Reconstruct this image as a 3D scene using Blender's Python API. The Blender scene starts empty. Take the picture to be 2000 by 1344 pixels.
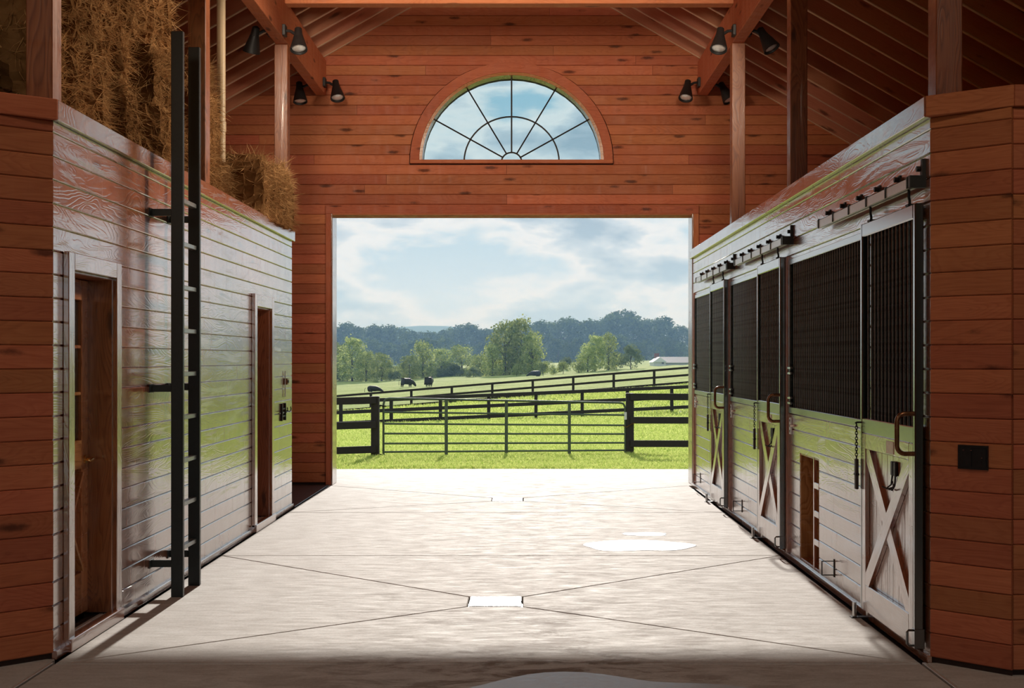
import bpy, math, random
import numpy as np
from mathutils import Vector, Matrix

random.seed(7)
RNG = np.random.default_rng(11)
SC = bpy.context.scene
COL = SC.collection

# ------------------------------------------------------------------ camera
FPX = 2600.0
EYE = 1.68
cd = bpy.data.cameras.new('camera')
cam = bpy.data.objects.new('camera', cd)
COL.objects.link(cam)
cam.location = (0, 0, EYE)
cam.rotation_euler = (math.pi / 2, 0, 0)
cd.sensor_width = 36.0
cd.lens = FPX * 36.0 / 2000.0
cd.shift_x = -0.012
cd.shift_y = 0.015
cd.clip_start = 0.05
cd.clip_end = 5000
SC.camera = cam

# ------------------------------------------------------------------ exposure
SC.view_settings.view_transform = 'Standard'
SC.view_settings.look = 'None'
SC.view_settings.gamma = 1.0
SC.view_settings.use_curve_mapping = False
SC.view_settings.exposure = 0.0
SC.cycles.max_bounces = 7
SC.cycles.diffuse_bounces = 4
SC.cycles.glossy_bounces = 4
SC.cycles.transmission_bounces = 4
SC.cycles.volume_bounces = 0
SC.cycles.adaptive_threshold = 0.06
SC.cycles.caustics_reflective = False
SC.cycles.caustics_refractive = False
SC.cycles.transparent_max_bounces = 12

SKY_STRENGTH = 1.0
SKY_OFF = (4.0, 2.41, 0.82)
SUN_STRENGTH = 5.9
HAZE_DENSITY = 0.0013
ROOF_NEAR = -4.0          # where the barn roof ends behind the aisle (open yard side)

# ------------------------------------------------------------------ sky
world = bpy.data.worlds.new('sky')
SC.world = world
world.use_nodes = True


def NT(tree):
    nodes, links = tree.nodes, tree.links

    def n(kind, **kw):
        nd = nodes.new(kind)
        ins = kw.pop('ins', {})
        for k, v in kw.items():
            setattr(nd, k, v)
        for k, v in ins.items():
            if isinstance(v, bpy.types.NodeSocket):
                links.new(v, nd.inputs[k])
            else:
                nd.inputs[k].default_value = v
        return nd

    def ramp(fac, stops, interp='LINEAR'):
        nd = nodes.new('ShaderNodeValToRGB')
        cr = nd.color_ramp
        cr.interpolation = interp
        while len(cr.elements) < len(stops):
            cr.elements.new(0.5)
        for e, (p, c) in zip(cr.elements, stops):
            e.position = p
            e.color = (c, c, c, 1) if isinstance(c, (int, float)) else (*c, 1)
        links.new(fac, nd.inputs[0])
        return nd.outputs[0]

    def mix(fac, a, b, mode='MIX'):
        nd = nodes.new('ShaderNodeMix')
        nd.data_type = 'RGBA'
        nd.blend_type = mode
        for i, v in ((0, fac), (6, a), (7, b)):
            if isinstance(v, bpy.types.NodeSocket):
                links.new(v, nd.inputs[i])
            elif isinstance(v, (int, float)):
                nd.inputs[i].default_value = v
            else:
                nd.inputs[i].default_value = (*v, 1)
        return nd.outputs[2]

    def math_(op, a, b=0.0, clamp=False):
        nd = nodes.new('ShaderNodeMath')
        nd.operation = op
        nd.use_clamp = clamp
        for i, v in ((0, a), (1, b)):
            if isinstance(v, bpy.types.NodeSocket):
                links.new(v, nd.inputs[i])
            else:
                nd.inputs[i].default_value = v
        return nd.outputs[0]

    def mapv(vec, scale=(1, 1, 1), loc=(0, 0, 0)):
        nd = nodes.new('ShaderNodeMapping')
        nd.inputs['Scale'].default_value = scale
        nd.inputs['Location'].default_value = loc
        links.new(vec, nd.inputs['Vector'])
        return nd.outputs[0]

    def noise(vec, scale=5.0, detail=4.0, rough=0.5, dist=0.0):
        nd = nodes.new('ShaderNodeTexNoise')
        nd.inputs['Scale'].default_value = scale
        nd.inputs['Detail'].default_value = detail
        nd.inputs['Roughness'].default_value = rough
        nd.inputs['Distortion'].default_value = dist
        links.new(vec, nd.inputs['Vector'])
        return nd.outputs[0]
    return n, ramp, mix, math_, mapv, noise, links


def build_sky():
    t = world.node_tree
    t.nodes.clear()
    n, ramp, mix, math_, mapv, noise, links = NT(t)
    tc = n('ShaderNodeTexCoord')
    d = tc.outputs['Generated']
    sep = n('ShaderNodeSeparateXYZ', ins={0: d})
    z = sep.outputs[2]
    base = ramp(z, [(0.0, (0.62, 0.73, 0.83)), (0.05, (0.58, 0.70, 0.82)), (0.12, (0.43, 0.62, 0.75)),
                    (0.22, (0.32, 0.56, 0.70)), (1.0, (0.20, 0.38, 0.60))])
    # backlit cumulus: thin parts glow white, thick parts turn blue-grey
    dn = noise(mapv(d, (9.5, 9.5, 25), SKY_OFF), 1.0, 7, 0.55, 0.12)
    sheet = noise(mapv(d, (6, 6, 20), (1.1, 5.4, 2.3)), 1.0, 3, 0.55, 0.3)
    dn = math_('ADD', math_('MULTIPLY', dn, 0.72), math_('MULTIPLY', sheet, 0.30))
    m1 = ramp(dn, [(0.41, 0.0), (0.51, 1.0)], 'EASE')
    amount = ramp(z, [(0.0, 0.35), (0.03, 0.85), (0.09, 1.0), (0.2, 0.95), (1.0, 0.75)])
    m1 = math_('MULTIPLY', m1, amount)
    ccol = ramp(dn, [(0.45, (0.92, 0.92, 0.91)), (0.505, (0.86, 0.88, 0.89)), (0.545, (0.60, 0.68, 0.75)), (0.61, (0.34, 0.43, 0.52))])
    sky = mix(m1, base, ccol)
    below = ramp(z, [(0.0, 1.0), (0.004, 0.0)])
    sky = mix(below, sky, (0.20, 0.26, 0.16))
    bg = n('ShaderNodeBackground', ins={'Color': sky, 'Strength': SKY_STRENGTH})
    out = n('ShaderNodeOutputWorld')
    links.new(bg.outputs[0], out.inputs[0])


build_sky()

# ------------------------------------------------------------------ sun
sd = bpy.data.lights.new('sun', 'SUN')
sd.energy = SUN_STRENGTH
sd.angle = math.radians(0.9)
sd.color = (1.0, 0.955, 0.89)
sun = bpy.data.objects.new('sun', sd)
COL.objects.link(sun)
sun.rotation_euler = Vector((0.006, 1.0, 0.3426)).to_track_quat('Z', 'Y').to_euler()
sun.location = (0, 60, 30)

# ------------------------------------------------------------------ object helpers
WM = {}


def world_of(o):
    return WM.get(o.name, Matrix.Identity(4)) if o else Matrix.Identity(4)


def put(o, M, parent=None):
    if parent:
        o.parent = parent
    o.matrix_local = world_of(parent).inverted() @ M if parent else M
    WM[o.name] = M.copy()


def tag(o, label=None, cat=None, group=None, kind=None):
    if label:
        o['label'] = label
    if cat:
        o['category'] = cat
    if group:
        o['group'] = group
    if kind:
        o['kind'] = kind
    return o


def thing(name, loc, label, cat, group=None):
    o = bpy.data.objects.new(name, None)
    COL.objects.link(o)
    o.empty_display_size = 0.1
    put(o, Matrix.Translation(loc))
    return tag(o, label, cat, group)


def copy_tree(o, parent=None):
    c = o.copy()
    COL.objects.link(c)
    c.parent = parent
    for ch in list(o.children):
        copy_tree(ch, c)
    return c


def new_obj(name, verts, faces, mat, parent=None, M=None, smooth=False, crease=None):
    me = bpy.data.meshes.new(name)
    me.from_pydata([tuple(v) for v in verts], [], faces)
    if mat:
        me.materials.append(mat)
    if smooth:
        me.shade_smooth()
        if crease:
            me.set_sharp_from_angle(angle=math.radians(crease))
    o = bpy.data.objects.new(name, me)
    COL.objects.link(o)
    put(o, M if M is not None else world_of(parent), parent)
    return o


class MB:
    """collects shapes in world coordinates, then links them as one mesh object"""

    def __init__(self):
        self.v, self.f = [], []

    def add(self, vs, fs):
        b = len(self.v)
        self.v += [Vector(p) for p in vs]
        self.f += [tuple(i + b for i in f) for f in fs]
        return self

    def box(self, x0, x1, y0, y1, z0, z1, c=0.0):
        if c <= 0:
            vs = [(x, y, z) for x in (x0, x1) for y in (y0, y1) for z in (z0, z1)]
            fs = [(0, 1, 3, 2), (4, 6, 7, 5), (0, 4, 5, 1), (2, 3, 7, 6), (0, 2, 6, 4), (1, 5, 7, 3)]
            return self.add(vs, fs)
        # chamfered box: three-plane hull
        vs, idx = [], {}
        lo, hi = (x0, y0, z0), (x1, y1, z1)
        for ax in range(3):
            for sx in (0, 1):
                for sy in (0, 1):
                    for sz in (0, 1):
                        p = []
                        for k, s in enumerate((sx, sy, sz)):
                            val = hi[k] if s else lo[k]
                            if k != ax:
                                val += -c if s else c
                            p.append(val)
                        idx[(ax, sx, sy, sz)] = len(vs)
                        vs.append(p)
        fs = []
        for s in (0, 1):
            fs.append(tuple(idx[(0, s, a, b)] for a, b in ((0, 0), (1, 0), (1, 1), (0, 1)))[::1 if s else -1])
            fs.append(tuple(idx[(1, a, s, b)] for a, b in ((0, 0), (0, 1), (1, 1), (1, 0)))[::1 if s else -1])
            fs.append(tuple(idx[(2, a, b, s)] for a, b in ((0, 0), (1, 0), (1, 1), (0, 1)))[::1 if s else -1])
        for a in (0, 1):
            for b in (0, 1):
                fs.append((idx[(0, a, b, 0)], idx[(1, a, b, 0)], idx[(1, a, b, 1)], idx[(0, a, b, 1)]))
                fs.append((idx[(0, a, 0, b)], idx[(2, a, 0, b)], idx[(2, a, 1, b)], idx[(0, a, 1, b)]))
                fs.append((idx[(1, 0, a, b)], idx[(2, 0, a, b)], idx[(2, 1, a, b)], idx[(1, 1, a, b)]))
                for d in (0, 1):
                    fs.append((idx[(0, a, b, d)], idx[(1, a, b, d)], idx[(2, a, b, d)]))
        return self.add(vs, fs)

    def rod(self, p0, p1, r0, r1=None, n=10, caps=True):
        p0, p1 = Vector(p0), Vector(p1)
        r1 = r0 if r1 is None else r1
        q = (p1 - p0).to_track_quat('Z', 'Y')
        vs = []
        for p, r in ((p0, r0), (p1, r1)):
            for k in range(n):
                a = 2 * math.pi * k / n
                vs.append(p + q @ Vector((r * math.cos(a), r * math.sin(a), 0)))
        fs = [(k, (k + 1) % n, n + (k + 1) % n, n + k) for k in range(n)]
        if caps:
            fs += [tuple(range(n))[::-1], tuple(range(n, 2 * n))]
        return self.add(vs, fs)

    def tube(self, pts, r, n=8, closed=False):
        pts = [Vector(p) for p in pts]
        m = len(pts)
        rs = r if isinstance(r, (list, tuple)) else [r] * m
        vs = []
        up = None
        for i, p in enumerate(pts):
            a = pts[i - 1] if (i or closed) else p
            b = pts[(i + 1) % m] if (i < m - 1 or closed) else p
            t = (b - a).normalized()
            if up is None:
                up = t.orthogonal().normalized()
            up = (up - t * up.dot(t)).normalized()
            s = t.cross(up)
            for k in range(n):
                ang = 2 * math.pi * k / n
                vs.append(p + rs[i] * (math.cos(ang) * up + math.sin(ang) * s))
        fs = []
        for i in range(m if closed else m - 1):
            j = (i + 1) % m
            fs += [(i * n + k, i * n + (k + 1) % n, j * n + (k + 1) % n, j * n + k) for k in range(n)]
        if not closed:
            fs += [tuple(range(n))[::-1], tuple(range((m - 1) * n, m * n))]
        return self.add(vs, fs)

    def prism(self, poly, d, depth0, depth1):
        """poly of 3D points (planar), extruded along d from depth0 to depth1"""
        d = Vector(d)
        n = len(poly)
        vs = [Vector(p) + d * depth0 for p in poly] + [Vector(p) + d * depth1 for p in poly]
        fs = [tuple(range(n))[::-1], tuple(range(n, 2 * n))]
        fs += [(k, (k + 1) % n, n + (k + 1) % n, n + k) for k in range(n)]
        return self.add(vs, fs)

    def lathe(self, prof, p0, axis, n=16):
        """prof: (radius, along) pairs, revolved about axis from p0"""
        q = Vector(axis).to_track_quat('Z', 'Y')
        p0 = Vector(p0)
        vs = []
        for r, h in prof:
            for k in range(n):
                a = 2 * math.pi * k / n
                vs.append(p0 + q @ Vector((r * math.cos(a), r * math.sin(a), h)))
        fs = []
        for i in range(len(prof) - 1):
            fs += [(i * n + k, i * n + (k + 1) % n, (i + 1) * n + (k + 1) % n, (i + 1) * n + k) for k in range(n)]
        fs += [tuple(range(n))[::-1], tuple(range((len(prof) - 1) * n, len(prof) * n))]
        return self.add(vs, fs)

    def build(self, name, mat, parent=None, origin=None, smooth=False, crease=35):
        if origin is None:
            M = world_of(parent) if parent else Matrix.Identity(4)
        else:
            M = Matrix.Translation(origin)
        Mi = M.inverted()
        return new_obj(name, [Mi @ v for v in self.v], self.f, mat, parent, M, smooth, crease if smooth else None)


def timber(name, p0, p1, w, h, mat, parent=None, c=0.004, up=(0, 0, 1)):
    """squared timber whose local x runs along its length (w across, h along up)"""
    p0, p1 = Vector(p0), Vector(p1)
    L = (p1 - p0).length
    x = (p1 - p0).normalized()
    upv = Vector(up)
    if abs(x.dot(upv)) > 0.95:
        upv = Vector((1, 0, 0))
    y = upv.cross(x).normalized()
    zz = x.cross(y)
    M = Matrix((x, y, zz)).transposed().to_4x4()
    M.translation = (p0 + p1) / 2
    b = MB().box(-L / 2, L / 2, -w / 2, w / 2, -h / 2, h / 2, c)
    return new_obj(name, b.v, b.f, mat, parent, M)


# ------------------------------------------------------------------ materials
def new_mat(name):
    m = bpy.data.materials.new(name)
    m.use_nodes = True
    m.node_tree.nodes.clear()
    return m, NT(m.node_tree)


def principled(m, tools, **ins):
    n, ramp, mix, math_, mapv, noise, links = tools
    p = n('ShaderNodeBsdfPrincipled', ins=ins)
    o = n('ShaderNodeOutputMaterial')
    links.new(p.outputs[0], o.inputs[0])
    return p


def plain(name, col, rough=0.5, metal=0.0, var=0.12, bump=0.0, scale=30.0, coat=0.0):
    m, T = new_mat(name)
    n, ramp, mix, math_, mapv, noise, links = T
    tc = n('ShaderNodeTexCoord')
    v = noise(tc.outputs['Object'], scale, 4, 0.6)
    c0 = tuple(c * (1 - var) for c in col)
    c1 = tuple(min(1, c * (1 + var)) for c in col)
    cc = ramp(v, [(0.3, c0), (0.7, c1)])
    rr = ramp(v, [(0.3, max(0.02, rough * 0.85)), (0.7, min(1, rough * 1.15))])
    p = principled(m, T, **{'Base Color': cc, 'Roughness': rr, 'Metallic': metal, 'Coat Weight': coat, 'Coat IOR': 2.4, 'Coat Roughness': rough})
    if bump:
        b = n('ShaderNodeBump', ins={'Strength': bump, 'Distance': 0.01, 'Height': v})
        links.new(b.outputs[0], p.inputs['Normal'])
    return m


def wood(name, dark, mid, light, rough=0.2, relief=0.35, knots=True, spec=0.5, coat=0.0, figure=0.34, ior=1.5):
    m, T = new_mat(name)
    n, ramp, mix, math_, mapv, noise, links = T
    tc = n('ShaderNodeTexCoord')
    oi = n('ShaderNodeObjectInfo')
    rnd = oi.outputs['Random']
    off = n('ShaderNodeCombineXYZ', ins={0: math_('MULTIPLY', rnd, 41.0), 1: math_('MULTIPLY', rnd, 17.0), 2: math_('MULTIPLY', rnd, 29.0)})
    va = n('ShaderNodeVectorMath', operation='ADD', ins={0: tc.outputs['Object'], 1: off.outputs[0]})
    p = va.outputs[0]
    # cathedral figure: contour lines of a field stretched along the board
    field = noise(mapv(p, (0.55, 3.2, 3.2)), 1.5, 2.5, 0.45, 0.6)
    rings = math_('FRACT', math_('MULTIPLY', field, 26.0))
    ring = ramp(rings, [(0.0, 0.15), (0.35, 0.75), (0.8, 1.0), (1.0, 0.15)])
    fine = noise(mapv(p, (2.5, 70, 70)), 1.6, 3, 0.6)
    tone = noise(mapv(p, (0.35, 1.2, 1.2)), 2.0, 2, 0.5)
    g = math_('ADD', math_('MULTIPLY', math_('ADD', math_('MULTIPLY', ring, figure), 0.62 * (0.34 - figure)), 1.0), math_('ADD', math_('MULTIPLY', fine, 0.38), math_('MULTIPLY', tone, 0.36)))
    col = ramp(g, [(0.28, dark), (0.54, mid), (0.80, light)])
    if knots:
        vo = n('ShaderNodeTexVoronoi', ins={'Vector': mapv(p, (2.3, 6.0, 6.0)), 'Scale': 1.0, 'Randomness': 1.0})
        wob = noise(mapv(p, (8, 16, 16)), 2.0, 3, 0.65)
        some = n('ShaderNodeSeparateColor', ins={0: vo.outputs['Color']}).outputs[0]
        size = ramp(some, [(0.35, 0.0), (0.5, 0.55), (1.0, 1.0)])
        kd = math_('ADD', vo.outputs['Distance'], math_('MULTIPLY', math_('SUBTRACT', wob, 0.5), 0.30))
        k = ramp(math_('ADD', kd, math_('SUBTRACT', 0.14, math_('MULTIPLY', size, 0.14))), [(0.10, 1.0), (0.20, 0.35), (0.30, 0.0)])
        k = math_('MULTIPLY', k, math_('GREATER_THAN', some, 0.36))
        kc = tuple(c * 0.34 for c in dark)
        col = mix(math_('MULTIPLY', k, 0.85), col, kc)
    # each board has its own tone
    bt = n('ShaderNodeHueSaturation', ins={'Color': col, 'Value': ramp(rnd, [(0.0, 0.84), (0.5, 1.0), (1.0, 1.16)]), 'Hue': ramp(math_('FRACT', math_('MULTIPLY', rnd, 7.3)), [(0.0, 0.493), (1.0, 0.508)]), 'Saturation': 1.0})
    smear = noise(mapv(p, (7.0, 2.0, 0.9)), 1.5, 4, 0.6)
    rr = ramp(smear, [(0.25, rough * 0.7), (0.75, rough * 1.55)])
    h = math_('ADD', math_('MULTIPLY', ring, 0.55), math_('MULTIPLY', fine, 0.45))
    bp = n('ShaderNodeBump', ins={'Strength': 1.0, 'Distance': 0.0018 * relief, 'Height': h})
    ins = {'Base Color': bt.outputs[0], 'Roughness': rr, 'Normal': bp.outputs[0], 'Specular IOR Level': spec}
    if coat:
        ins.update({'Coat Weight': coat, 'Coat IOR': ior, 'Coat Roughness': 0.18, 'Coat Normal': bp.outputs[0]})
    principled(m, T, **ins)
    return m


M = {}


def world_of(o):
    return WM.get(o.name, Matrix.Identity(4)) if o else Matrix.Identity(4)


def put(o, M, parent=None):
    if parent:
        o.parent = parent
    o.matrix_local = world_of(parent).inverted() @ M if parent else M
    WM[o.name] = M.copy()


def tag(o, label=None, cat=None, group=None, kind=None):
    if label:
        o['label'] = label
    if cat:
        o['category'] = cat
    if group:
        o['group'] = group
    if kind:
        o['kind'] = kind
    return o


def thing(name, loc, label, cat, group=None):
    o = bpy.data.objects.new(name, None)
    COL.objects.link(o)
    o.empty_display_size = 0.1
    put(o, Matrix.Translation(loc))
    return tag(o, label, cat, group)


def copy_tree(o, parent=None):
    c = o.copy()
    COL.objects.link(c)
    c.parent = parent
    for ch in list(o.children):
        copy_tree(ch, c)
    return c


def new_obj(name, verts, faces, mat, parent=None, M=None, smooth=False, crease=None):
    me = bpy.data.meshes.new(name)
    me.from_pydata([tuple(v) for v in verts], [], faces)
    if mat:
        me.materials.append(mat)
    if smooth:
        me.shade_smooth()
        if crease:
            me.set_sharp_from_angle(angle=math.radians(crease))
    o = bpy.data.objects.new(name, me)
    COL.objects.link(o)
    put(o, M if M is not None else world_of(parent), parent)
    return o


class MB:
    """collects shapes in world coordinates, then links them as one mesh object"""

    def __init__(self):
        self.v, self.f = [], []

    def add(self, vs, fs):
        b = len(self.v)
        self.v += [Vector(p) for p in vs]
        self.f += [tuple(i + b for i in f) for f in fs]
        return self

    def box(self, x0, x1, y0, y1, z0, z1, c=0.0):
        if c <= 0:
            vs = [(x, y, z) for x in (x0, x1) for y in (y0, y1) for z in (z0, z1)]
            fs = [(0, 1, 3, 2), (4, 6, 7, 5), (0, 4, 5, 1), (2, 3, 7, 6), (0, 2, 6, 4), (1, 5, 7, 3)]
            return self.add(vs, fs)
        # chamfered box: three-plane hull
        vs, idx = [], {}
        lo, hi = (x0, y0, z0), (x1, y1, z1)
        for ax in range(3):
            for sx in (0, 1):
                for sy in (0, 1):
                    for sz in (0, 1):
                        p = []
                        for k, s in enumerate((sx, sy, sz)):
                            val = hi[k] if s else lo[k]
                            if k != ax:
                                val += -c if s else c
                            p.append(val)
                        idx[(ax, sx, sy, sz)] = len(vs)
                        vs.append(p)
        fs = []
        for s in (0, 1):
            fs.append(tuple(idx[(0, s, a, b)] for a, b in ((0, 0), (1, 0), (1, 1), (0, 1)))[::1 if s else -1])
            fs.append(tuple(idx[(1, a, s, b)] for a, b in ((0, 0), (0, 1), (1, 1), (1, 0)))[::1 if s else -1])
            fs.append(tuple(idx[(2, a, b, s)] for a, b in ((0, 0), (1, 0), (1, 1), (0, 1)))[::1 if s else -1])
        for a in (0, 1):
            for b in (0, 1):
                fs.append((idx[(0, a, b, 0)], idx[(1, a, b, 0)], idx[(1, a, b, 1)], idx[(0, a, b, 1)]))
                fs.append((idx[(0, a, 0, b)], idx[(2, a, 0, b)], idx[(2, a, 1, b)], idx[(0, a, 1, b)]))
                fs.append((idx[(1, 0, a, b)], idx[(2, 0, a, b)], idx[(2, 1, a, b)], idx[(1, 1, a, b)]))
                for d in (0, 1):
                    fs.append((idx[(0, a, b, d)], idx[(1, a, b, d)], idx[(2, a, b, d)]))
        return self.add(vs, fs)

    def rod(self, p0, p1, r0, r1=None, n=10, caps=True):
        p0, p1 = Vector(p0), Vector(p1)
        r1 = r0 if r1 is None else r1
        q = (p1 - p0).to_track_quat('Z', 'Y')
        vs = []
        for p, r in ((p0, r0), (p1, r1)):
            for k in range(n):
                a = 2 * math.pi * k / n
                vs.append(p + q @ Vector((r * math.cos(a), r * math.sin(a), 0)))
        fs = [(k, (k + 1) % n, n + (k + 1) % n, n + k) for k in range(n)]
        if caps:
            fs += [tuple(range(n))[::-1], tuple(range(n, 2 * n))]
        return self.add(vs, fs)

    def tube(self, pts, r, n=8, closed=False):
        pts = [Vector(p) for p in pts]
        m = len(pts)
        rs = r if isinstance(r, (list, tuple)) else [r] * m
        vs = []
        up = None
        for i, p in enumerate(pts):
            a = pts[i - 1] if (i or closed) else p
            b = pts[(i + 1) % m] if (i < m - 1 or closed) else p
            t = (b - a).normalized()
            if up is None:
                up = t.orthogonal().normalized()
            up = (up - t * up.dot(t)).normalized()
            s = t.cross(up)
            for k in range(n):
                ang = 2 * math.pi * k / n
                vs.append(p + rs[i] * (math.cos(ang) * up + math.sin(ang) * s))
        fs = []
        for i in range(m if closed else m - 1):
            j = (i + 1) % m
            fs += [(i * n + k, i * n + (k + 1) % n, j * n + (k + 1) % n, j * n + k) for k in range(n)]
        if not closed:
            fs += [tuple(range(n))[::-1], tuple(range((m - 1) * n, m * n))]
        return self.add(vs, fs)

    def prism(self, poly, d, depth0, depth1):
        """poly of 3D points (planar), extruded along d from depth0 to depth1"""
        d = Vector(d)
        n = len(poly)
        vs = [Vector(p) + d * depth0 for p in poly] + [Vector(p) + d * depth1 for p in poly]
        fs = [tuple(range(n))[::-1], tuple(range(n, 2 * n))]
        fs += [(k, (k + 1) % n, n + (k + 1) % n, n + k) for k in range(n)]
        return self.add(vs, fs)

    def lathe(self, prof, p0, axis, n=16):
        """prof: (radius, along) pairs, revolved about axis from p0"""
        q = Vector(axis).to_track_quat('Z', 'Y')
        p0 = Vector(p0)
        vs = []
        for r, h in prof:
            for k in range(n):
                a = 2 * math.pi * k / n
                vs.append(p0 + q @ Vector((r * math.cos(a), r * math.sin(a), h)))
        fs = []
        for i in range(len(prof) - 1):
            fs += [(i * n + k, i * n + (k + 1) % n, (i + 1) * n + (k + 1) % n, (i + 1) * n + k) for k in range(n)]
        fs += [tuple(range(n))[::-1], tuple(range((len(prof) - 1) * n, len(prof) * n))]
        return self.add(vs, fs)

    def build(self, name, mat, parent=None, origin=None, smooth=False, crease=35):
        if origin is None:
            M = world_of(parent) if parent else Matrix.Identity(4)
        else:
            M = Matrix.Translation(origin)
        Mi = M.inverted()
        return new_obj(name, [Mi @ v for v in self.v], self.f, mat, parent, M, smooth, crease if smooth else None)


def timber(name, p0, p1, w, h, mat, parent=None, c=0.004, up=(0, 0, 1)):
    """squared timber whose local x runs along its length (w across, h along up)"""
    p0, p1 = Vector(p0), Vector(p1)
    L = (p1 - p0).length
    x = (p1 - p0).normalized()
    upv = Vector(up)
    if abs(x.dot(upv)) > 0.95:
        upv = Vector((1, 0, 0))
    y = upv.cross(x).normalized()
    zz = x.cross(y)
    M = Matrix((x, y, zz)).transposed().to_4x4()
    M.translation = (p0 + p1) / 2
    b = MB().box(-L / 2, L / 2, -w / 2, w / 2, -h / 2, h / 2, c)
    return new_obj(name, b.v, b.f, mat, parent, M)


# ------------------------------------------------------------------ materials
def new_mat(name):
    m = bpy.data.materials.new(name)
    m.use_nodes = True
    m.node_tree.nodes.clear()
    return m, NT(m.node_tree)


def principled(m, tools, **ins):
    n, ramp, mix, math_, mapv, noise, links = tools
    p = n('ShaderNodeBsdfPrincipled', ins=ins)
    o = n('ShaderNodeOutputMaterial')
    links.new(p.outputs[0], o.inputs[0])
    return p


def plain(name, col, rough=0.5, metal=0.0, var=0.12, bump=0.0, scale=30.0, coat=0.0):
    m, T = new_mat(name)
    n, ramp, mix, math_, mapv, noise, links = T
    tc = n('ShaderNodeTexCoord')
    v = noise(tc.outputs['Object'], scale, 4, 0.6)
    c0 = tuple(c * (1 - var) for c in col)
    c1 = tuple(min(1, c * (1 + var)) for c in col)
    cc = ramp(v, [(0.3, c0), (0.7, c1)])
    rr = ramp(v, [(0.3, max(0.02, rough * 0.85)), (0.7, min(1, rough * 1.15))])
    p = principled(m, T, **{'Base Color': cc, 'Roughness': rr, 'Metallic': metal, 'Coat Weight': coat, 'Coat IOR': 2.4, 'Coat Roughness': rough})
    if bump:
        b = n('ShaderNodeBump', ins={'Strength': bump, 'Distance': 0.01, 'Height': v})
        links.new(b.outputs[0], p.inputs['Normal'])
    return m


def wood(name, dark, mid, light, rough=0.2, relief=0.35, knots=True, spec=0.5, coat=0.0, figure=0.34, ior=1.5):
    m, T = new_mat(name)
    n, ramp, mix, math_, mapv, noise, links = T
    tc = n('ShaderNodeTexCoord')
    oi = n('ShaderNodeObjectInfo')
    rnd = oi.outputs['Random']
    off = n('ShaderNodeCombineXYZ', ins={0: math_('MULTIPLY', rnd, 41.0), 1: math_('MULTIPLY', rnd, 17.0), 2: math_('MULTIPLY', rnd, 29.0)})
    va = n('ShaderNodeVectorMath', operation='ADD', ins={0: tc.outputs['Object'], 1: off.outputs[0]})
    p = va.outputs[0]
    # cathedral figure: contour lines of a field stretched along the board
    field = noise(mapv(p, (0.55, 3.2, 3.2)), 1.5, 2.5, 0.45, 0.6)
    rings = math_('FRACT', math_('MULTIPLY', field, 26.0))
    ring = ramp(rings, [(0.0, 0.15), (0.35, 0.75), (0.8, 1.0), (1.0, 0.15)])
    fine = noise(mapv(p, (2.5, 70, 70)), 1.6, 3, 0.6)
    tone = noise(mapv(p, (0.35, 1.2, 1.2)), 2.0, 2, 0.5)
    g = math_('ADD', math_('MULTIPLY', math_('ADD', math_('MULTIPLY', ring, figure), 0.62 * (0.34 - figure)), 1.0), math_('ADD', math_('MULTIPLY', fine, 0.38), math_('MULTIPLY', tone, 0.36)))
    col = ramp(g, [(0.28, dark), (0.54, mid), (0.80, light)])
    if knots:
        vo = n('ShaderNodeTexVoronoi', ins={'Vector': mapv(p, (1.7, 6.5, 6.5)), 'Scale': 1.0, 'Randomness': 1.0})
        wob = noise(mapv(p, (9, 14, 14)), 2.0, 3, 0.6)
        kd = math_('ADD', vo.outputs['Distance'], math_('MULTIPLY', wob, 0.16))
        k = ramp(kd, [(0.15, 1.0), (0.29, 0.0)], 'EASE')
        kc = tuple(c * 0.34 for c in dark)
        col = mix(math_('MULTIPLY', k, 0.85), col, kc)
    # each board has its own tone
    bt = n('ShaderNodeHueSaturation', ins={'Color': col, 'Value': ramp(rnd, [(0.0, 0.84), (0.5, 1.0), (1.0, 1.16)]), 'Hue': ramp(math_('FRACT', math_('MULTIPLY', rnd, 7.3)), [(0.0, 0.493), (1.0, 0.508)]), 'Saturation': 1.0})
    smear = noise(mapv(p, (7.0, 2.0, 0.9)), 1.5, 4, 0.6)
    rr = ramp(smear, [(0.25, rough * 0.7), (0.75, rough * 1.55)])
    h = math_('ADD', math_('MULTIPLY', ring, 0.6), math_('MULTIPLY', fine, 0.4))
    bp = n('ShaderNodeBump', ins={'Strength': relief, 'Distance': 0.0016, 'Height': h})
    bp2 = n('ShaderNodeBump', ins={'Strength': relief * 0.9, 'Distance': 0.0012, 'Height': h})
    principled(m, T, **{'Base Color': bt.outputs[0], 'Roughness': rr, 'Normal': bp.outputs[0], 'Specular IOR Level': spec, 'Coat Weight': coat, 'Coat IOR': 4.0, 'Coat Roughness': 0.17, 'Coat Normal': bp2.outputs[0]})
    return m


M = {}
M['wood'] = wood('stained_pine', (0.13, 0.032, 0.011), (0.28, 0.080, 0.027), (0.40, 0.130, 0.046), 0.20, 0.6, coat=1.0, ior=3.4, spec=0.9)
M['post'] = wood('stained_pine_trim', (0.14, 0.034, 0.012), (0.29, 0.083, 0.029), (0.41, 0.135, 0.05), 0.40, 0.3, coat=0.35, ior=1.6)
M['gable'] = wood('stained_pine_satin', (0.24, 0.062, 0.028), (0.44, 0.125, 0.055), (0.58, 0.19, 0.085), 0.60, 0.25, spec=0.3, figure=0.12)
M['trim'] = wood('satin_cap_wood', (0.14, 0.034, 0.012), (0.29, 0.083, 0.029), (0.41, 0.135, 0.05), 0.42, 0.3, spec=0.6)
M['rafter'] = wood('rafter_pine', (0.38, 0.14, 0.075), (0.52, 0.21, 0.115), (0.62, 0.28, 0.16), 0.45, 0.2, spec=0.4, figure=0.08)
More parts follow.
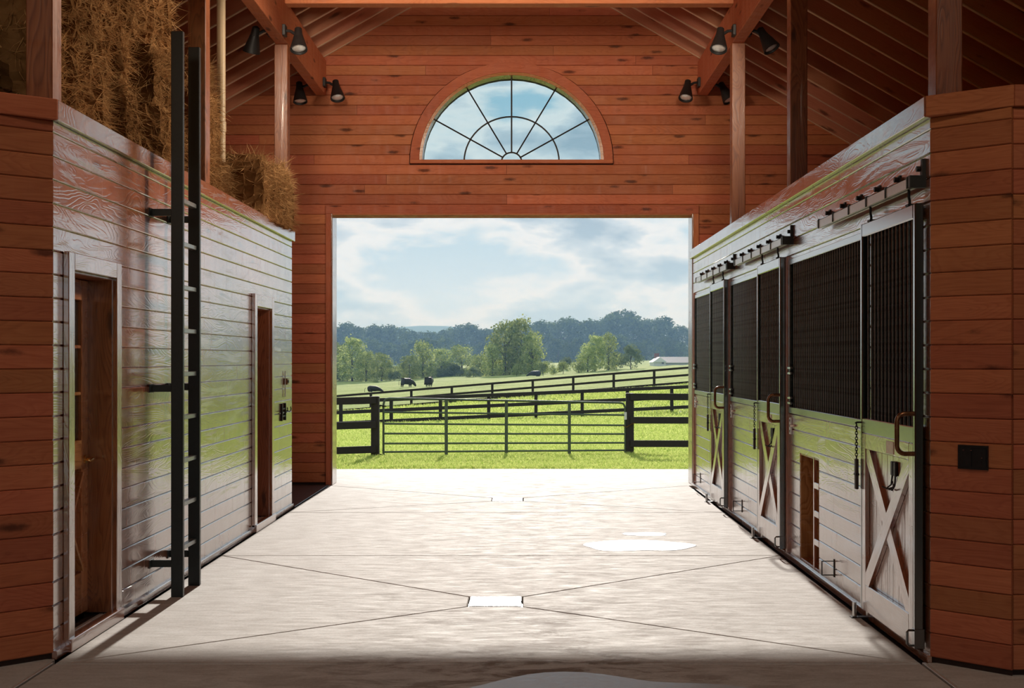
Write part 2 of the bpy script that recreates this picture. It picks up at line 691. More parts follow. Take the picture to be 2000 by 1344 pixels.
M['lath'] = wood('bounce_light_tone', (0.55, 0.33, 0.20), (0.70, 0.45, 0.29), (0.80, 0.56, 0.38), 0.5, 0.2, knots=False, spec=0.4, figure=0.08)  # floor bounce on the rafter undersides, put into a pale wood colour
M['door_wood'] = wood('honey_stained_wood', (0.22, 0.075, 0.026), (0.38, 0.15, 0.055), (0.50, 0.22, 0.09), 0.22, 0.4, knots=False)
M['core'] = plain('dark_backing', (0.03, 0.013, 0.008), 0.9)
M['metal'] = plain('dark_green_powder_coat', (0.010, 0.015, 0.012), 0.2, 0.0, 0.2, 0.02, 60, coat=1.0)
M['bar'] = plain('gloss_black_bar', (0.11, 0.115, 0.11), 0.28, 0.4, 0.1, coat=0.4)
M['ladder'] = plain('black_green_enamel', (0.012, 0.016, 0.015), 0.38, 0.0, 0.2, 0.03, 60)
M['rung'] = plain('worn_steel', (0.35, 0.37, 0.36), 0.35, 0.8, 0.2)
M['iron'] = plain('black_iron', (0.018, 0.014, 0.012), 0.5, 0.3, 0.3)
M['bronze'] = plain('bronze_pipe', (0.23, 0.10, 0.045), 0.25, 0.75, 0.25)
M['chrome'] = plain('bright_steel', (0.75, 0.76, 0.76), 0.2, 1.0, 0.1)
M['galv'] = plain('galvanised_track', (0.80, 0.82, 0.83), 0.35, 0.1, 0.04, coat=0.6)
M['brass'] = plain('brass', (0.85, 0.55, 0.20), 0.2, 1.0, 0.1)
M['black'] = plain('black_plastic', (0.012, 0.012, 0.013), 0.35)
M['lamp_black'] = plain('lamp_black_paint', (0.016, 0.013, 0.012), 0.55, 0.0, 0.2)
M['lens'] = plain('lamp_lens', (0.78, 0.75, 0.70), 0.15, 0.3, 0.15, 0.1, 40)
M['pvc'] = plain('cream_pipe', (0.62, 0.46, 0.27), 0.45, 0.0, 0.06)
M['plate'] = plain('pale_wood_plate', (0.85, 0.68, 0.52), 0.4)
M['strap'] = plain('dark_leather', (0.035, 0.018, 0.013), 0.55)
M['slot'] = plain('drain_steel', (0.72, 0.73, 0.72), 0.32, 0.35, 0.06)
M['edging'] = plain('pale_edging', (0.55, 0.52, 0.48), 0.4, 0.2)
M['rubber'] = plain('wet_asphalt', (0.035, 0.038, 0.045), 0.35, 0.0, 0.4, 0.3, 60)
M['gate'] = plain('green_painted_tube', (0.085, 0.115, 0.08), 0.65, 0.0, 0.25)
M['fence'] = plain('black_fence_paint', (0.028, 0.022, 0.024), 0.75, 0.0, 0.4, 0.3, 20)
M['housewhite'] = plain('white_siding', (0.75, 0.76, 0.78), 0.6)
M['houseroof'] = plain('grey_shingle', (0.13, 0.14, 0.17), 0.7, 0, 0.15)
M['brick'] = plain('red_brick', (0.22, 0.09, 0.07), 0.8)
M['cow'] = plain('black_hide', (0.010, 0.008, 0.009), 0.6, 0.0, 0.3)
M['bark'] = plain('bark', (0.07, 0.055, 0.04), 0.9, 0.0, 0.3)


def mat_floor():
    m, T = new_mat('broom_finished_concrete')
    n, ramp, mix, math_, mapv, noise, links = T
    g = n('ShaderNodeNewGeometry').outputs['Position']
    big = noise(g, 0.55, 5, 0.6, 0.3)
    streak = noise(mapv(g, (2.0, 8.0, 1)), 2.2, 8, 0.72, 0.4)
    grit = noise(g, 55.0, 3, 0.7)
    broom = noise(mapv(g, (3.0, 90.0, 1)), 1.0, 2, 0.5)
    base = ramp(streak, [(0.30, (0.45, 0.43, 0.405)), (0.50, (0.53, 0.515, 0.495)), (0.70, (0.60, 0.59, 0.58))])
    # tracked-in dirt, strongest down the middle of the aisle
    sx = n('ShaderNodeSeparateXYZ', ins={0: g})
    mid = ramp(math_('ABSOLUTE', math_('ADD', sx.outputs[0], -0.15)), [(0.0, 1.0), (1.0, 0.0)], 'EASE')
    mid = ramp(math_('MULTIPLY', math_('ABSOLUTE', math_('ADD', sx.outputs[0], -0.15)), 0.45), [(0.0, 1.0), (0.7, 0.25), (1.0, 0.12)])
    dn = noise(mapv(g, (1.5, 3.2, 1)), 1.7, 8, 0.70, 0.5)
    dirt = ramp(dn, [(0.45, 0.0), (0.52, 0.45), (0.57, 0.95)])
    col = mix(math_('MULTIPLY', dirt, mid), base, (0.15, 0.10, 0.068))
    col = mix(ramp(big, [(0.35, 0.35), (0.6, 0.0)]), col, (0.41, 0.375, 0.345))
    col = mix(0.35, col, ramp(grit, [(0.3, (0.22, 0.2, 0.18)), (0.6, (0.60, 0.57, 0.53))]), 'MULTIPLY')
    col = mix(1.0, col, (1.30, 1.30, 1.30), 'MULTIPLY')
    rr = ramp(streak, [(0.3, 0.85), (0.7, 0.65)])
    b = n('ShaderNodeBump', ins={'Strength': 0.35, 'Distance': 0.004, 'Height': math_('ADD', math_('MULTIPLY', broom, 0.5), math_('MULTIPLY', grit, 0.5))})
    principled(m, T, **{'Base Color': col, 'Roughness': rr, 'Normal': b.outputs[0], 'Specular IOR Level': 0.12})
    return m


def mat_field():
    m, T = new_mat('pasture')
    n, ramp, mix, math_, mapv, noise, links = T
    g = n('ShaderNodeNewGeometry').outputs['Position']
    a = noise(g, 0.18, 5, 0.6, 0.5)
    b = noise(mapv(g, (1.0, 0.5, 1)), 2.2, 6, 0.7)
    f = noise(g, 9.0, 4, 0.7)
    v = math_('ADD', math_('MULTIPLY', a, 0.4), math_('ADD', math_('MULTIPLY', b, 0.35), math_('MULTIPLY', f, 0.25)))
    col = ramp(v, [(0.34, (0.22, 0.33, 0.07)), (0.48, (0.40, 0.50, 0.12)), (0.60, (0.55, 0.61, 0.22)), (0.72, (0.68, 0.66, 0.36))])
    bp = n('ShaderNodeBump', ins={'Strength': 0.9, 'Distance': 0.25, 'Height': math_('ADD', f, b)})
    principled(m, T, **{'Base Color': col, 'Roughness': 0.9, 'Normal': bp.outputs[0], 'Specular IOR Level': 0.1})
    return m


def mat_leaf(name, c0, c1, trans=0.45, scale=0.8):
    m, T = new_mat(name)
    n, ramp, mix, math_, mapv, noise, links = T
    tc = n('ShaderNodeTexCoord')
    oi = n('ShaderNodeObjectInfo')
    v = noise(tc.outputs['Object'], scale, 3, 0.6)
    col = ramp(v, [(0.35, c0), (0.65, c1)])
    hs = n('ShaderNodeHueSaturation', ins={'Color': col, 'Value': ramp(oi.outputs['Random'], [(0, 0.75), (1, 1.2)]), 'Saturation': 1.0, 'Hue': 0.5})
    d = n('ShaderNodeBsdfDiffuse', ins={'Color': hs.outputs[0]})
    t = n('ShaderNodeBsdfTranslucent', ins={'Color': hs.outputs[0]})
    mx = n('ShaderNodeMixShader', ins={0: trans})
    links.new(d.outputs[0], mx.inputs[1])
    links.new(t.outputs[0], mx.inputs[2])
    o = n('ShaderNodeOutputMaterial')
    links.new(mx.outputs[0], o.inputs[0])
    return m


def mat_glass():
    m, T = new_mat('clear_glass')
    n, ramp, mix, math_, mapv, noise, links = T
    tr = n('ShaderNodeBsdfTransparent', ins={'Color': (0.86, 0.93, 0.94, 1)})
    gl = n('ShaderNodeBsdfGlossy', ins={'Roughness': 0.02})
    fr = n('ShaderNodeFresnel', ins={'IOR': 1.3})
    mx = n('ShaderNodeMixShader')
    links.new(fr.outputs[0], mx.inputs[0])
    links.new(tr.outputs[0], mx.inputs[1])
    links.new(gl.outputs[0], mx.inputs[2])
    o = n('ShaderNodeOutputMaterial')
    links.new(mx.outputs[0], o.inputs[0])
    return m


def mat_water():
    m, T = new_mat('wet_concrete')
    n, ramp, mix, math_, mapv, noise, links = T
    g = n('ShaderNodeNewGeometry').outputs['Position']
    v = noise(mapv(g, (1.1, 3.6, 1)), 1.5, 5, 0.6)
    col = ramp(v, [(0.3, (0.56, 0.55, 0.54)), (0.7, (0.68, 0.67, 0.66))])
    principled(m, T, **{'Base Color': col, 'Roughness': 0.30, 'Specular IOR Level': 0.6, 'Coat Weight': 1.0, 'Coat IOR': 1.5, 'Coat Roughness': 0.24})
    return m


M['floor'] = mat_floor()
M['field'] = mat_field()
M['grass'] = mat_leaf('grass_blades', (0.28, 0.42, 0.06), (0.80, 0.82, 0.30), 0.5, 14.0)
M['leaf_light'] = mat_leaf('sunlit_leaves', (0.15, 0.23, 0.055), (0.58, 0.62, 0.24), 0.5, 9.0)
M['leaf_dark'] = mat_leaf('woodland_leaves', (0.030, 0.058, 0.016), (0.16, 0.21, 0.06), 0.4, 9.0)
M['leaf_grey'] = mat_leaf('willow_leaves', (0.09, 0.13, 0.06), (0.25, 0.30, 0.13), 0.4, 7.0)
M['hay'] = mat_leaf('dry_hay', (0.16, 0.075, 0.028), (0.30, 0.155, 0.065), 0.2, 6.0)
M['straw'] = mat_leaf('hay_stems', (0.34, 0.18, 0.075), (0.70, 0.43, 0.20), 0.3, 9.0)
M['glass'] = mat_glass()
M['water'] = mat_water()
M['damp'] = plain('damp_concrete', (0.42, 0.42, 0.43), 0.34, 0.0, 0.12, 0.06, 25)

# ------------------------------------------------------------------ layout numbers (metres; camera stands at x=0, y=0)
XL, XR, XC = -2.643, 2.25, -0.18
YF, WALLT = 17.83, 0.34
PITCH, ROW0 = 0.133, 0.03
ZCAP0, ZCAP1 = 3.02, 3.135
ROOF_M, RIDGE = 0.57, 7.15          # underside of the rafters
SIDE_L, SIDE_R = -6.35, 6.0
YL0, YL1 = 7.47, 15.14              # left block
YR0 = 7.38                          # right block near corner


def roof_z(x):
    return RIDGE - ROOF_M * abs(x - XC)


# ------------------------------------------------------------------ boards
BT, BC = 0.02, 0.006


def board_poly(parent, outline, origin, angle, mat, name='board', t=BT, c=BC):
    """outline in (u, z); front faces local -y"""
    us = [p[0] for p in outline]
    zs = [p[1] for p in outline]
    u0, z0, z1 = (min(us) + max(us)) / 2, min(zs), max(zs)
    zc, hh = (z0 + z1) / 2, (z1 - z0)
    k = max(0.2, 1 - 2 * c / hh)
    uu = max(us) - min(us)
    ku = max(0.5, 1 - 0.0016 / max(uu, 0.01))
    n = len(outline)
    vs = [((u - u0) * ku, -t, (z - zc) * k) for u, z in outline]
    vs += [(u - u0, -t + c, z - zc) for u, z in outline]
    vs += [(u - u0, 0.0, z - zc) for u, z in outline]
    fs = [tuple(range(n)), tuple(range(2 * n, 3 * n))[::-1]]
    for i in range(n):
        j = (i + 1) % n
        fs.append((j, i, n + i, n + j))
        fs.append((n + j, n + i, 2 * n + i, 2 * n + j))
    R = Matrix.Rotation(angle, 4, 'Z')
    P = Vector((origin[0], origin[1], 0)) + R @ Vector((u0, 0, 0))
    Mx = Matrix.Translation((P.x, P.y, zc)) @ R
    return new_obj(name, vs, fs, mat, parent, Mx)


def row_outlines(u0, u1, z0, z1, holes, joints):
    gap = 0.0006
    bps = sorted(set([u0, u1] + [min(max(h, u0), u1) for ho in holes for h in ho[:2]] + [j for j in joints if u0 + 0.25 < j < u1 - 0.25]))
    segs = []
    for a, b in zip(bps[:-1], bps[1:]):
        if b - a < 0.004:
            continue
        m = (a + b) / 2
        za, zb = z0, z1
        for h in holes:
            if h[0] < m < h[1]:
                if h[2] <= za + 1e-6 and h[3] > za:
                    za = h[3]
                elif h[3] >= zb - 1e-6 and h[2] < zb:
                    zb = h[2]
        segs.append((a, b, za, zb) if zb - za > 0.012 else None)
    out, cur = [], []

    def flush():
        if not cur:
            return
        bot, top = [], []
        for a, b, za, zb in cur:
            for lst, z in ((bot, za), (top, zb)):
                if lst and abs(lst[-1][1] - z) < 1e-6:
                    lst[-1] = (b, z)
                else:
                    lst += [(a, z), (b, z)]
        pts = bot + top[::-1]
        pts[0] = (pts[0][0] + gap, pts[0][1])
        pts[-1] = (pts[-1][0] + gap, pts[-1][1])
        nb = len(bot)
        pts[nb - 1] = (pts[nb - 1][0] - gap, pts[nb - 1][1])
        pts[nb] = (pts[nb][0] - gap, pts[nb][1])
        out.append(pts)
        cur.clear()
    for s in segs:
        if s is None:
            flush()
            continue
        if cur and (any(abs(j - s[0]) < 1e-6 for j in joints) or min(cur[-1][3], s[3]) - max(cur[-1][2], s[2]) < 0.012):
            flush()
        cur.append(s)
    flush()
    return out


def clad(parent, origin, angle, length, ztop, holes, mat, seed, first=ROW0, maxlen=(3.4, 6.2)):
    r = random.Random(seed)
    k = 0
    while True:
        z0 = first + PITCH * k + 0.0012
        z1 = first + PITCH * (k + 1) - 0.0012
        k += 1
        if z0 > ztop - 0.015:
            break
        z1 = min(z1, ztop)
        joints, u = [], r.uniform(0.8, 5.5)
        while u < length:
            joints.append(u)
            u += r.uniform(*maxlen)
        for o in row_outlines(0, length, z0, z1, holes, joints):
            board_poly(parent, o, origin, angle, mat)


def core_wall(name, poly_xy, z0, z1, label, cat='wall'):
    """backing wall whose outer face carries the boards; poly in plan"""
    b = MB().prism([(x, y, 0) for x, y in poly_xy], (0, 0, 1), z0, z1)
    o = b.build(name, M['core'])
    return tag(o, label, cat, kind='structure')


# ------------------------------------------------------------------ ground, terrain
def ground_z(x, y):
    """smooth pasture: level by the barn, dipping away, then climbing to the right"""
    ys = np.array([-80, 20.6, 26, 46, 66, 93, 140, 200, 300, 500, 1200.0])
    c = np.array([-0.06, -0.06, -0.24, -0.85, -1.32, -0.98, -0.75, -0.55, 0.2, 1.5, 4.0])
    s = np.array([0, 0, -0.012, 0.012, 0.030, 0.080, 0.062, 0.046, 0.03, 0.015, 0.0])
    return np.interp(y, ys, c) + np.interp(y, ys, s) * np.clip(x, -60, 60)


def gz(x, y):
    return float(ground_z(np.array(x), np.array(y)))


def build_terrain():
    xs = np.concatenate([np.linspace(-420, -50, 14), np.linspace(-44, 44, 67), np.linspace(50, 420, 14)])
    ys = np.concatenate([np.linspace(-80, 18, 10), np.linspace(20.35, 130, 90), np.linspace(135, 1200, 60)])
    X, Y = np.meshgrid(xs, ys)
    Z = ground_z(X, Y)
    Z = Z + np.where(Y > 24, 0.05 * np.sin(X * 1.7 + 0.6 * Y) * np.sin(Y * 0.9) * np.clip((Y - 24) / 30, 0, 1), 0)
    vs = np.stack([X, Y, Z], -1).reshape(-1, 3)
    nx = len(xs)
    fs = [(j * nx + i, j * nx + i + 1, (j + 1) * nx + i + 1, (j + 1) * nx + i) for j in range(len(ys) - 1) for i in range(nx - 1)]
    o = new_obj('ground', vs.tolist(), fs, M['field'], smooth=True)
    tag(o, 'sunny green pasture rolling away beyond the barn doorway', 'pasture', kind='structure')


build_terrain()


# ------------------------------------------------------------------ floor slabs
def build_floor():
    base = MB().box(SIDE_L, SIDE_R, ROOF_NEAR, YF + WALLT, -0.30, -0.035).build('floor', M['rubber'])
    tag(base, 'pale concrete aisle floor cast in panels with drains', 'floor', kind='structure')
    g = 0.005

    def slab(poly, z=0.0, mat='floor'):
        n = len(poly)
        cx = sum(p[0] for p in poly) / n
        cy = sum(p[1] for p in poly) / n
        ins = []
        for i in range(n):              # inset by the joint half-width
            a, b, c = Vector(poly[i - 1]), Vector(poly[i]), Vector(poly[(i + 1) % n])
            e0, e1 = (b - a).normalized(), (c - b).normalized()
            n0, n1 = Vector((-e0.y, e0.x)), Vector((-e1.y, e1.x))
            bis = (n0 + n1)
            bis = bis / max(0.2, bis.length_squared) * 2
            ins.append((b, bis))
        r0 = [(p + d * g) for p, d in ins]
        r1 = [(p + d * (g + 0.006)) for p, d in ins]
        vs = [(p.x, p.y, z) for p in r1] + [(p.x, p.y, z - 0.006) for p in r0] + [(p.x, p.y, z - 0.12) for p in r0]
        fs = [tuple(range(n))]
        for i in range(n):
            j = (i + 1) % n
            fs += [(j, i, n + i, n + j), (n + j, n + i, 2 * n + i, 2 * n + j)]
        Mx = Matrix.Translation((cx, cy, 0))
        new_obj('slab', [(x - cx, y - cy, zz) for x, y, zz in vs], fs, M[mat], base, Mx)
    xa, xb = XL + 0.045, XR - 0.055

    def cell(y0, y1, dx, dy, h):
        A, B, C, D = (xa, y0), (xb, y0), (xb, y1), (xa, y1)
        a, b, c, d = (dx - h, dy - h), (dx + h, dy - h), (dx + h, dy + h), (dx - h, dy + h)
        slab([A, B, b, a])
        slab([B, C, c, b])
        slab([C, D, d, c])
        slab([D, A, a, d])
    cell(7.34, 11.4, -0.20, 9.23, 0.185)
    slab([(xa, 11.4), (xb, 11.4), (xb, 14.6), (xa, 14.6)])
    cell(14.6, 17.72, -0.20, 15.95, 0.185)
    slab([(xa, 3.3), (xb, 3.3), (xb, 7.34), (xa, 7.34)])
    slab([(xa, -2.0), (xb, -2.0), (xb, 3.3), (xa, 3.3)])
    slab([(SIDE_L, -2.0), (xa - 0.03, -2.0), (xa - 0.03, 7.47), (SIDE_L, 7.47)])
    slab([(xb + 0.03, -2.0), (SIDE_R, -2.0), (SIDE_R, 7.38), (xb + 0.03, 7.38)])
    ap = MB()
    ap.prism([(-14, 17.725, 0), (14, 17.725, 0), (14, 20.32, 0), (9, 20.42, 0), (4, 20.36, 0), (0, 20.44, 0), (-5, 20.38, 0), (-14, 20.44, 0)], (0, 0, 1), -0.15, -0.002)
    o = ap.build('driveway', M['floor'])
    tag(o, 'sunlit concrete apron just outside the barn doorway', 'driveway', kind='structure')
    for x, nm, lab in ((xa - 0.015, 'trim_1', 'thin pale floor joint strip at the left aisle edge'), (xb + 0.015, 'trim_2', 'thin pale floor joint strip at the right aisle edge')):
        o = MB().box(x - 0.011, x + 0.011, -2.0, 7.36, -0.03, 0.004, 0.002).build(nm, M['edging'])
        tag(o, lab, 'floor trim', kind='structure')
    # drains
    for dy, lab in ((9.23, 'square pale steel drain grate in the middle of the near floor panel'), (15.95, 'square pale steel drain grate in the floor near the barn doorway')):
        t = thing('drain_grate', (-0.20, dy, 0), lab, 'drain', 'floor drains down the aisle')
        f = MB()
        x, h, w = -0.20, 0.178, 0.022
        f.box(x - h, x + h, dy - h, dy - h + w, -0.03, 0.003).box(x - h, x + h, dy + h - w, dy + h, -0.03, 0.003)
        f.box(x - h, x - h + w, dy - h + w, dy + h - w, -0.03, 0.003).box(x + h - w, x + h, dy - h + w, dy + h - w, -0.03, 0.003)
        f.build('rim', M['slot'], t)
        for k in range(9):
            yy = dy - h + w + 0.010 + k * 0.036
            MB().box(x - h + w, x + h - w, yy, yy + 0.026, -0.02, 0.001, 0.002).build('slat', M['slot'], t)


build_floor()


def puddle(name, cx, cy, rx, ry, label, seed, lobes=5, mat='water'):
    r = random.Random(seed)
    ph = [(r.uniform(0, 6.28), r.uniform(0.015, 0.055), k) for k in range(2, 2 + lobes)]
    n = 56
    pts = []
    for i in range(n):
        a = 2 * math.pi * i / n
        q = 1 + sum(am * math.sin(k * a + p) for p, am, k in ph)
        pts.append((cx + rx * q * math.cos(a), cy + ry * q * math.sin(a)))
    vs = [(x - cx, y - cy, 0.003) for x, y in pts] + [((x - cx) * 1.01, (y - cy) * 1.01, 0.0004) for x, y in pts]
    fs = [tuple(range(n))] + [((i + 1) % n, i, n + i, n + (i + 1) % n) for i in range(n)]
    o = new_obj(name, vs, fs, M[mat], None, Matrix.Translation((cx, cy, 0)))
    tag(o, label, 'puddle', 'puddles on the concrete')


puddle('puddle', 1.03, 12.0, 0.48, 0.36, 'larger bright puddle on the floor near the right stall doors', 3)
puddle('puddle', 1.16, 12.78, 0.22, 0.12, 'small bright puddle just beyond the larger puddle', 5)
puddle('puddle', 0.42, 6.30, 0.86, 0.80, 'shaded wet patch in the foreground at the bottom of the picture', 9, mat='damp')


# ------------------------------------------------------------------ gable wall with doorway and arched window
OX0, OX1, OZ = -2.565, 2.243, 3.628
WX, WZ = -0.171, 4.335
GRX, GRZ = 1.20, 1.150       # glass
CRX, CRZ = 1.355, 1.315      # casing outside


def build_gable():
    top = RIDGE + 0.2
    zl, zr = roof_z(SIDE_L) + 0.2, roof_z(SIDE_R) + 0.2
    # backing with real openings: built as three columns and arch pieces
    b = MB()

    def slab(pts):
        b.prism([(x, YF, z) for x, z in pts], (0, 1, 0), 0.0, WALLT)
    slab([(SIDE_L, 0), (OX0, 0), (OX0, OZ), (SIDE_L, zl)])
    slab([(OX1, 0), (SIDE_R, 0), (SIDE_R, zr), (OX1, OZ)])
    slab([(SIDE_L, zl), (OX0, OZ), (OX0, WZ), (-5.0, WZ)])
    slab([(OX1, OZ), (SIDE_R, zr), (4.65, WZ), (OX1, WZ)])
    slab([(OX0, OZ), (OX1, OZ), (OX1, WZ), (OX0, WZ)])
    N = 24
    arc = [(WX + GRX * math.cos(math.pi * i / N), WZ + GRZ * math.sin(math.pi * i / N)) for i in range(N + 1)]  # right to left
    ztop = WZ + GRZ
    right = [(arc[0][0], WZ), (4.65, WZ), (XC + (top - ztop) / ROOF_M, ztop)] + arc[:N // 2 + 1][::-1]
    left = [(-5.0, WZ), (arc[-1][0], WZ)] + arc[N // 2:][::-1][1:] + [(XC - (top - ztop) / ROOF_M, ztop)]
    slab(right)
    slab(left)
    slab([(XC - (top - ztop) / ROOF_M, ztop), (XC + (top - ztop) / ROOF_M, ztop), (XC, top)])
    w = b.build('wall_back', M['core'])
    tag(w, 'tall red-brown board gable wall around the big doorway', 'wall', kind='structure')
    r = random.Random(5)
    k = 0
    while True:
        z0, z1 = ROW0 + PITCH * k + 0.0018, ROW0 + PITCH * (k + 1) - 0.0018
        if z0 > RIDGE:
            break
        k += 1

        def lim(z, s):
            x = XC + s * (RIDGE + 0.12 - z) / ROOF_M
            return max(x, SIDE_L) if s < 0 else min(x, SIDE_R)

        def side(z, s):          # inner edge left / right of an opening
            if z < OZ + 0.06:
                return OX0 - 0.06 if s < 0 else OX1 + 0.06
            q = (z - WZ) / (CRZ + 0.010)
            return WX + s * (CRX + 0.010) * math.sqrt(max(0.0, 1 - q * q))
        zs = [z0 + (z1 - z0) * i / 4 for i in range(5)]
        zm = (z0 + z1) / 2
        spans = []
        if z1 < OZ + 0.05:
            spans = [('lim-', 'in-'), ('in+', 'lim+')]
        elif z0 > WZ - 0.10 and z1 < WZ + CRZ + 0.03:
            spans = [('lim-', 'in-'), ('in+', 'lim+')]
        else:
            spans = [('lim-', 'lim+')]

        def edge(tok, z):
            s = -1 if tok[-1] == '-' else 1
            return lim(z, s) if tok.startswith('lim') else side(z, s)
        for ea, eb in spans:
            xa, xb = edge(ea, zm), edge(eb, zm)
            cuts, u = [], xa + r.uniform(0.8, 4.5)
            while u < xb - 0.5:
                cuts.append(u)
                u += r.uniform(2.4, 4.9)
            marks = [ea] + cuts + [eb]
            for a, c in zip(marks[:-1], marks[1:]):
                L = [(edge(a, z) if isinstance(a, str) else a + 0.001, z) for z in (zs if isinstance(a, str) else (z0, z1))]
                R = [(edge(c, z) if isinstance(c, str) else c - 0.001, z) for z in (zs if isinstance(c, str) else (z0, z1))]
                if R[0][0] - L[0][0] < 0.03 and R[-1][0] - L[-1][0] < 0.03:
                    continue
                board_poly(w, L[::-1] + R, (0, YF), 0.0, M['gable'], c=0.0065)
    # doorway casing and glossy jamb lining
    yb = YF - BT
    for s, x, nm, lab in ((-1, OX0, 'trim_3', 'left vertical casing of the big barn doorway'), (1, OX1, 'trim_4', 'right vertical casing of the big barn doorway')):
        e = timber(nm, (x + s * 0.045, yb - 0.012, 0.0), (x + s * 0.045, yb - 0.012, OZ + 0.0), 0.024, 0.09, M['gable'], up=(1, 0, 0))
        tag(e, lab, 'door casing', kind='structure')
        j = timber('jamb', (x + s * 0.008, YF + WALLT / 2 - 0.02, 0.0), (x + s * 0.008, YF + WALLT / 2 - 0.02, OZ), WALLT + 0.06, 0.022, M['wood'], e, up=(1, 0, 0))
    e = timber('trim_5', (OX0 - 0.09, yb - 0.012, OZ + 0.055), (OX1 + 0.09, yb - 0.012, OZ + 0.055), 0.024, 0.11, M['gable'])
    tag(e, 'head casing board above the big barn doorway', 'door casing', kind='structure')
    timber('soffit', (OX0, YF + WALLT / 2 - 0.02, OZ - 0.008), (OX1, YF + WALLT / 2 - 0.02, OZ - 0.008), WALLT + 0.06, 0.022, M['gable'], e)
    # arched window
    win = thing('window_1', (WX, YF, WZ), 'half-round fanlight window with radiating muntins above the doorway', 'window')
    win['kind'] = 'structure'

    def ring(rx0, rz0, rx1, rz1, y0, y1, N=40):
        mb = MB()
        vs = []
        for i in range(N + 1):
            a = math.pi * i / N
            c, s = math.cos(a), math.sin(a)
            for rx, rz in ((rx0, rz0), (rx1, rz1)):
                for y in (y0, y1):
                    vs.append((WX + rx * c, y, WZ + rz * s))
        fs = []
        for i in range(N):
            p, q = i * 4, i * 4 + 4
            fs += [(p, q, q + 1, p + 1), (p + 2, p + 3, q + 3, q + 2), (p, p + 2, q + 2, q), (p + 1, q + 1, q + 3, p + 3)]
        fs += [(0, 1, 3, 2), (4 * N, 4 * N + 2, 4 * N + 3, 4 * N + 1)]
        return mb.add(vs, fs)
    ring(GRX + 0.035, GRZ + 0.035, CRX, CRZ, yb - 0.03, yb + 0.02).build('casing', M['gable'], win, smooth=True)
    ring(GRX - 0.005, GRZ - 0.005, GRX + 0.04, GRZ + 0.04, yb - 0.018, YF + 0.20).build('frame', M['door_wood'], win, smooth=True)
    MB().box(WX - CRX, WX + CRX, yb - 0.05, YF + 0.20, WZ - 0.035, WZ + 0.012, 0.004).build('sill', M['gable'], win)
    ym = YF + 0.10
    rm, rh = 0.64, 0.137
    fz = GRZ / GRX

    def arc3(r, y, N=28, rz=None):
        rz = r * fz if rz is None else rz
        return [(WX + r * math.cos(math.pi * i / N), y, WZ + rz * math.sin(math.pi * i / N)) for i in range(N + 1)]
    MB().tube(arc3(rm, ym), 0.0105, 6).build('muntin', M['iron'], win)
    MB().tube(arc3(rh, ym), 0.0105, 6).build('muntin', M['iron'], win)
    for a in (30, 60, 90, 120, 150):
        c, s = math.cos(math.radians(a)), math.sin(math.radians(a)) * fz
        MB().rod((WX + rh * c, ym, WZ + rh * s), (WX + GRX * c, ym, WZ + GRX * s), 0.0105, n=6).build('muntin', M['iron'], win)

    def pane(r0, r1, a0, a1):
        n = 8
        pts = [(WX + r1 * math.cos(math.radians(a0 + (a1 - a0) * i / n)), ym, WZ + r1 * fz * math.sin(math.radians(a0 + (a1 - a0) * i / n))) for i in range(n + 1)]
        if r0 > 0:
            pts += [(WX + r0 * math.cos(math.radians(a1 + (a0 - a1) * i / n)), ym, WZ + r0 * fz * math.sin(math.radians(a1 + (a0 - a1) * i / n))) for i in range(n + 1)]
        MB().prism(pts, (0, 1, 0), 0.006, 0.010).build('pane', M['glass'], win)
    for i in range(6):
        pane(rm, GRX, 30 * i, 30 * i + 30)
        pane(rh, rm, 30 * i, 30 * i + 30)
    pane(0, rh, 0, 180)


build_gable()


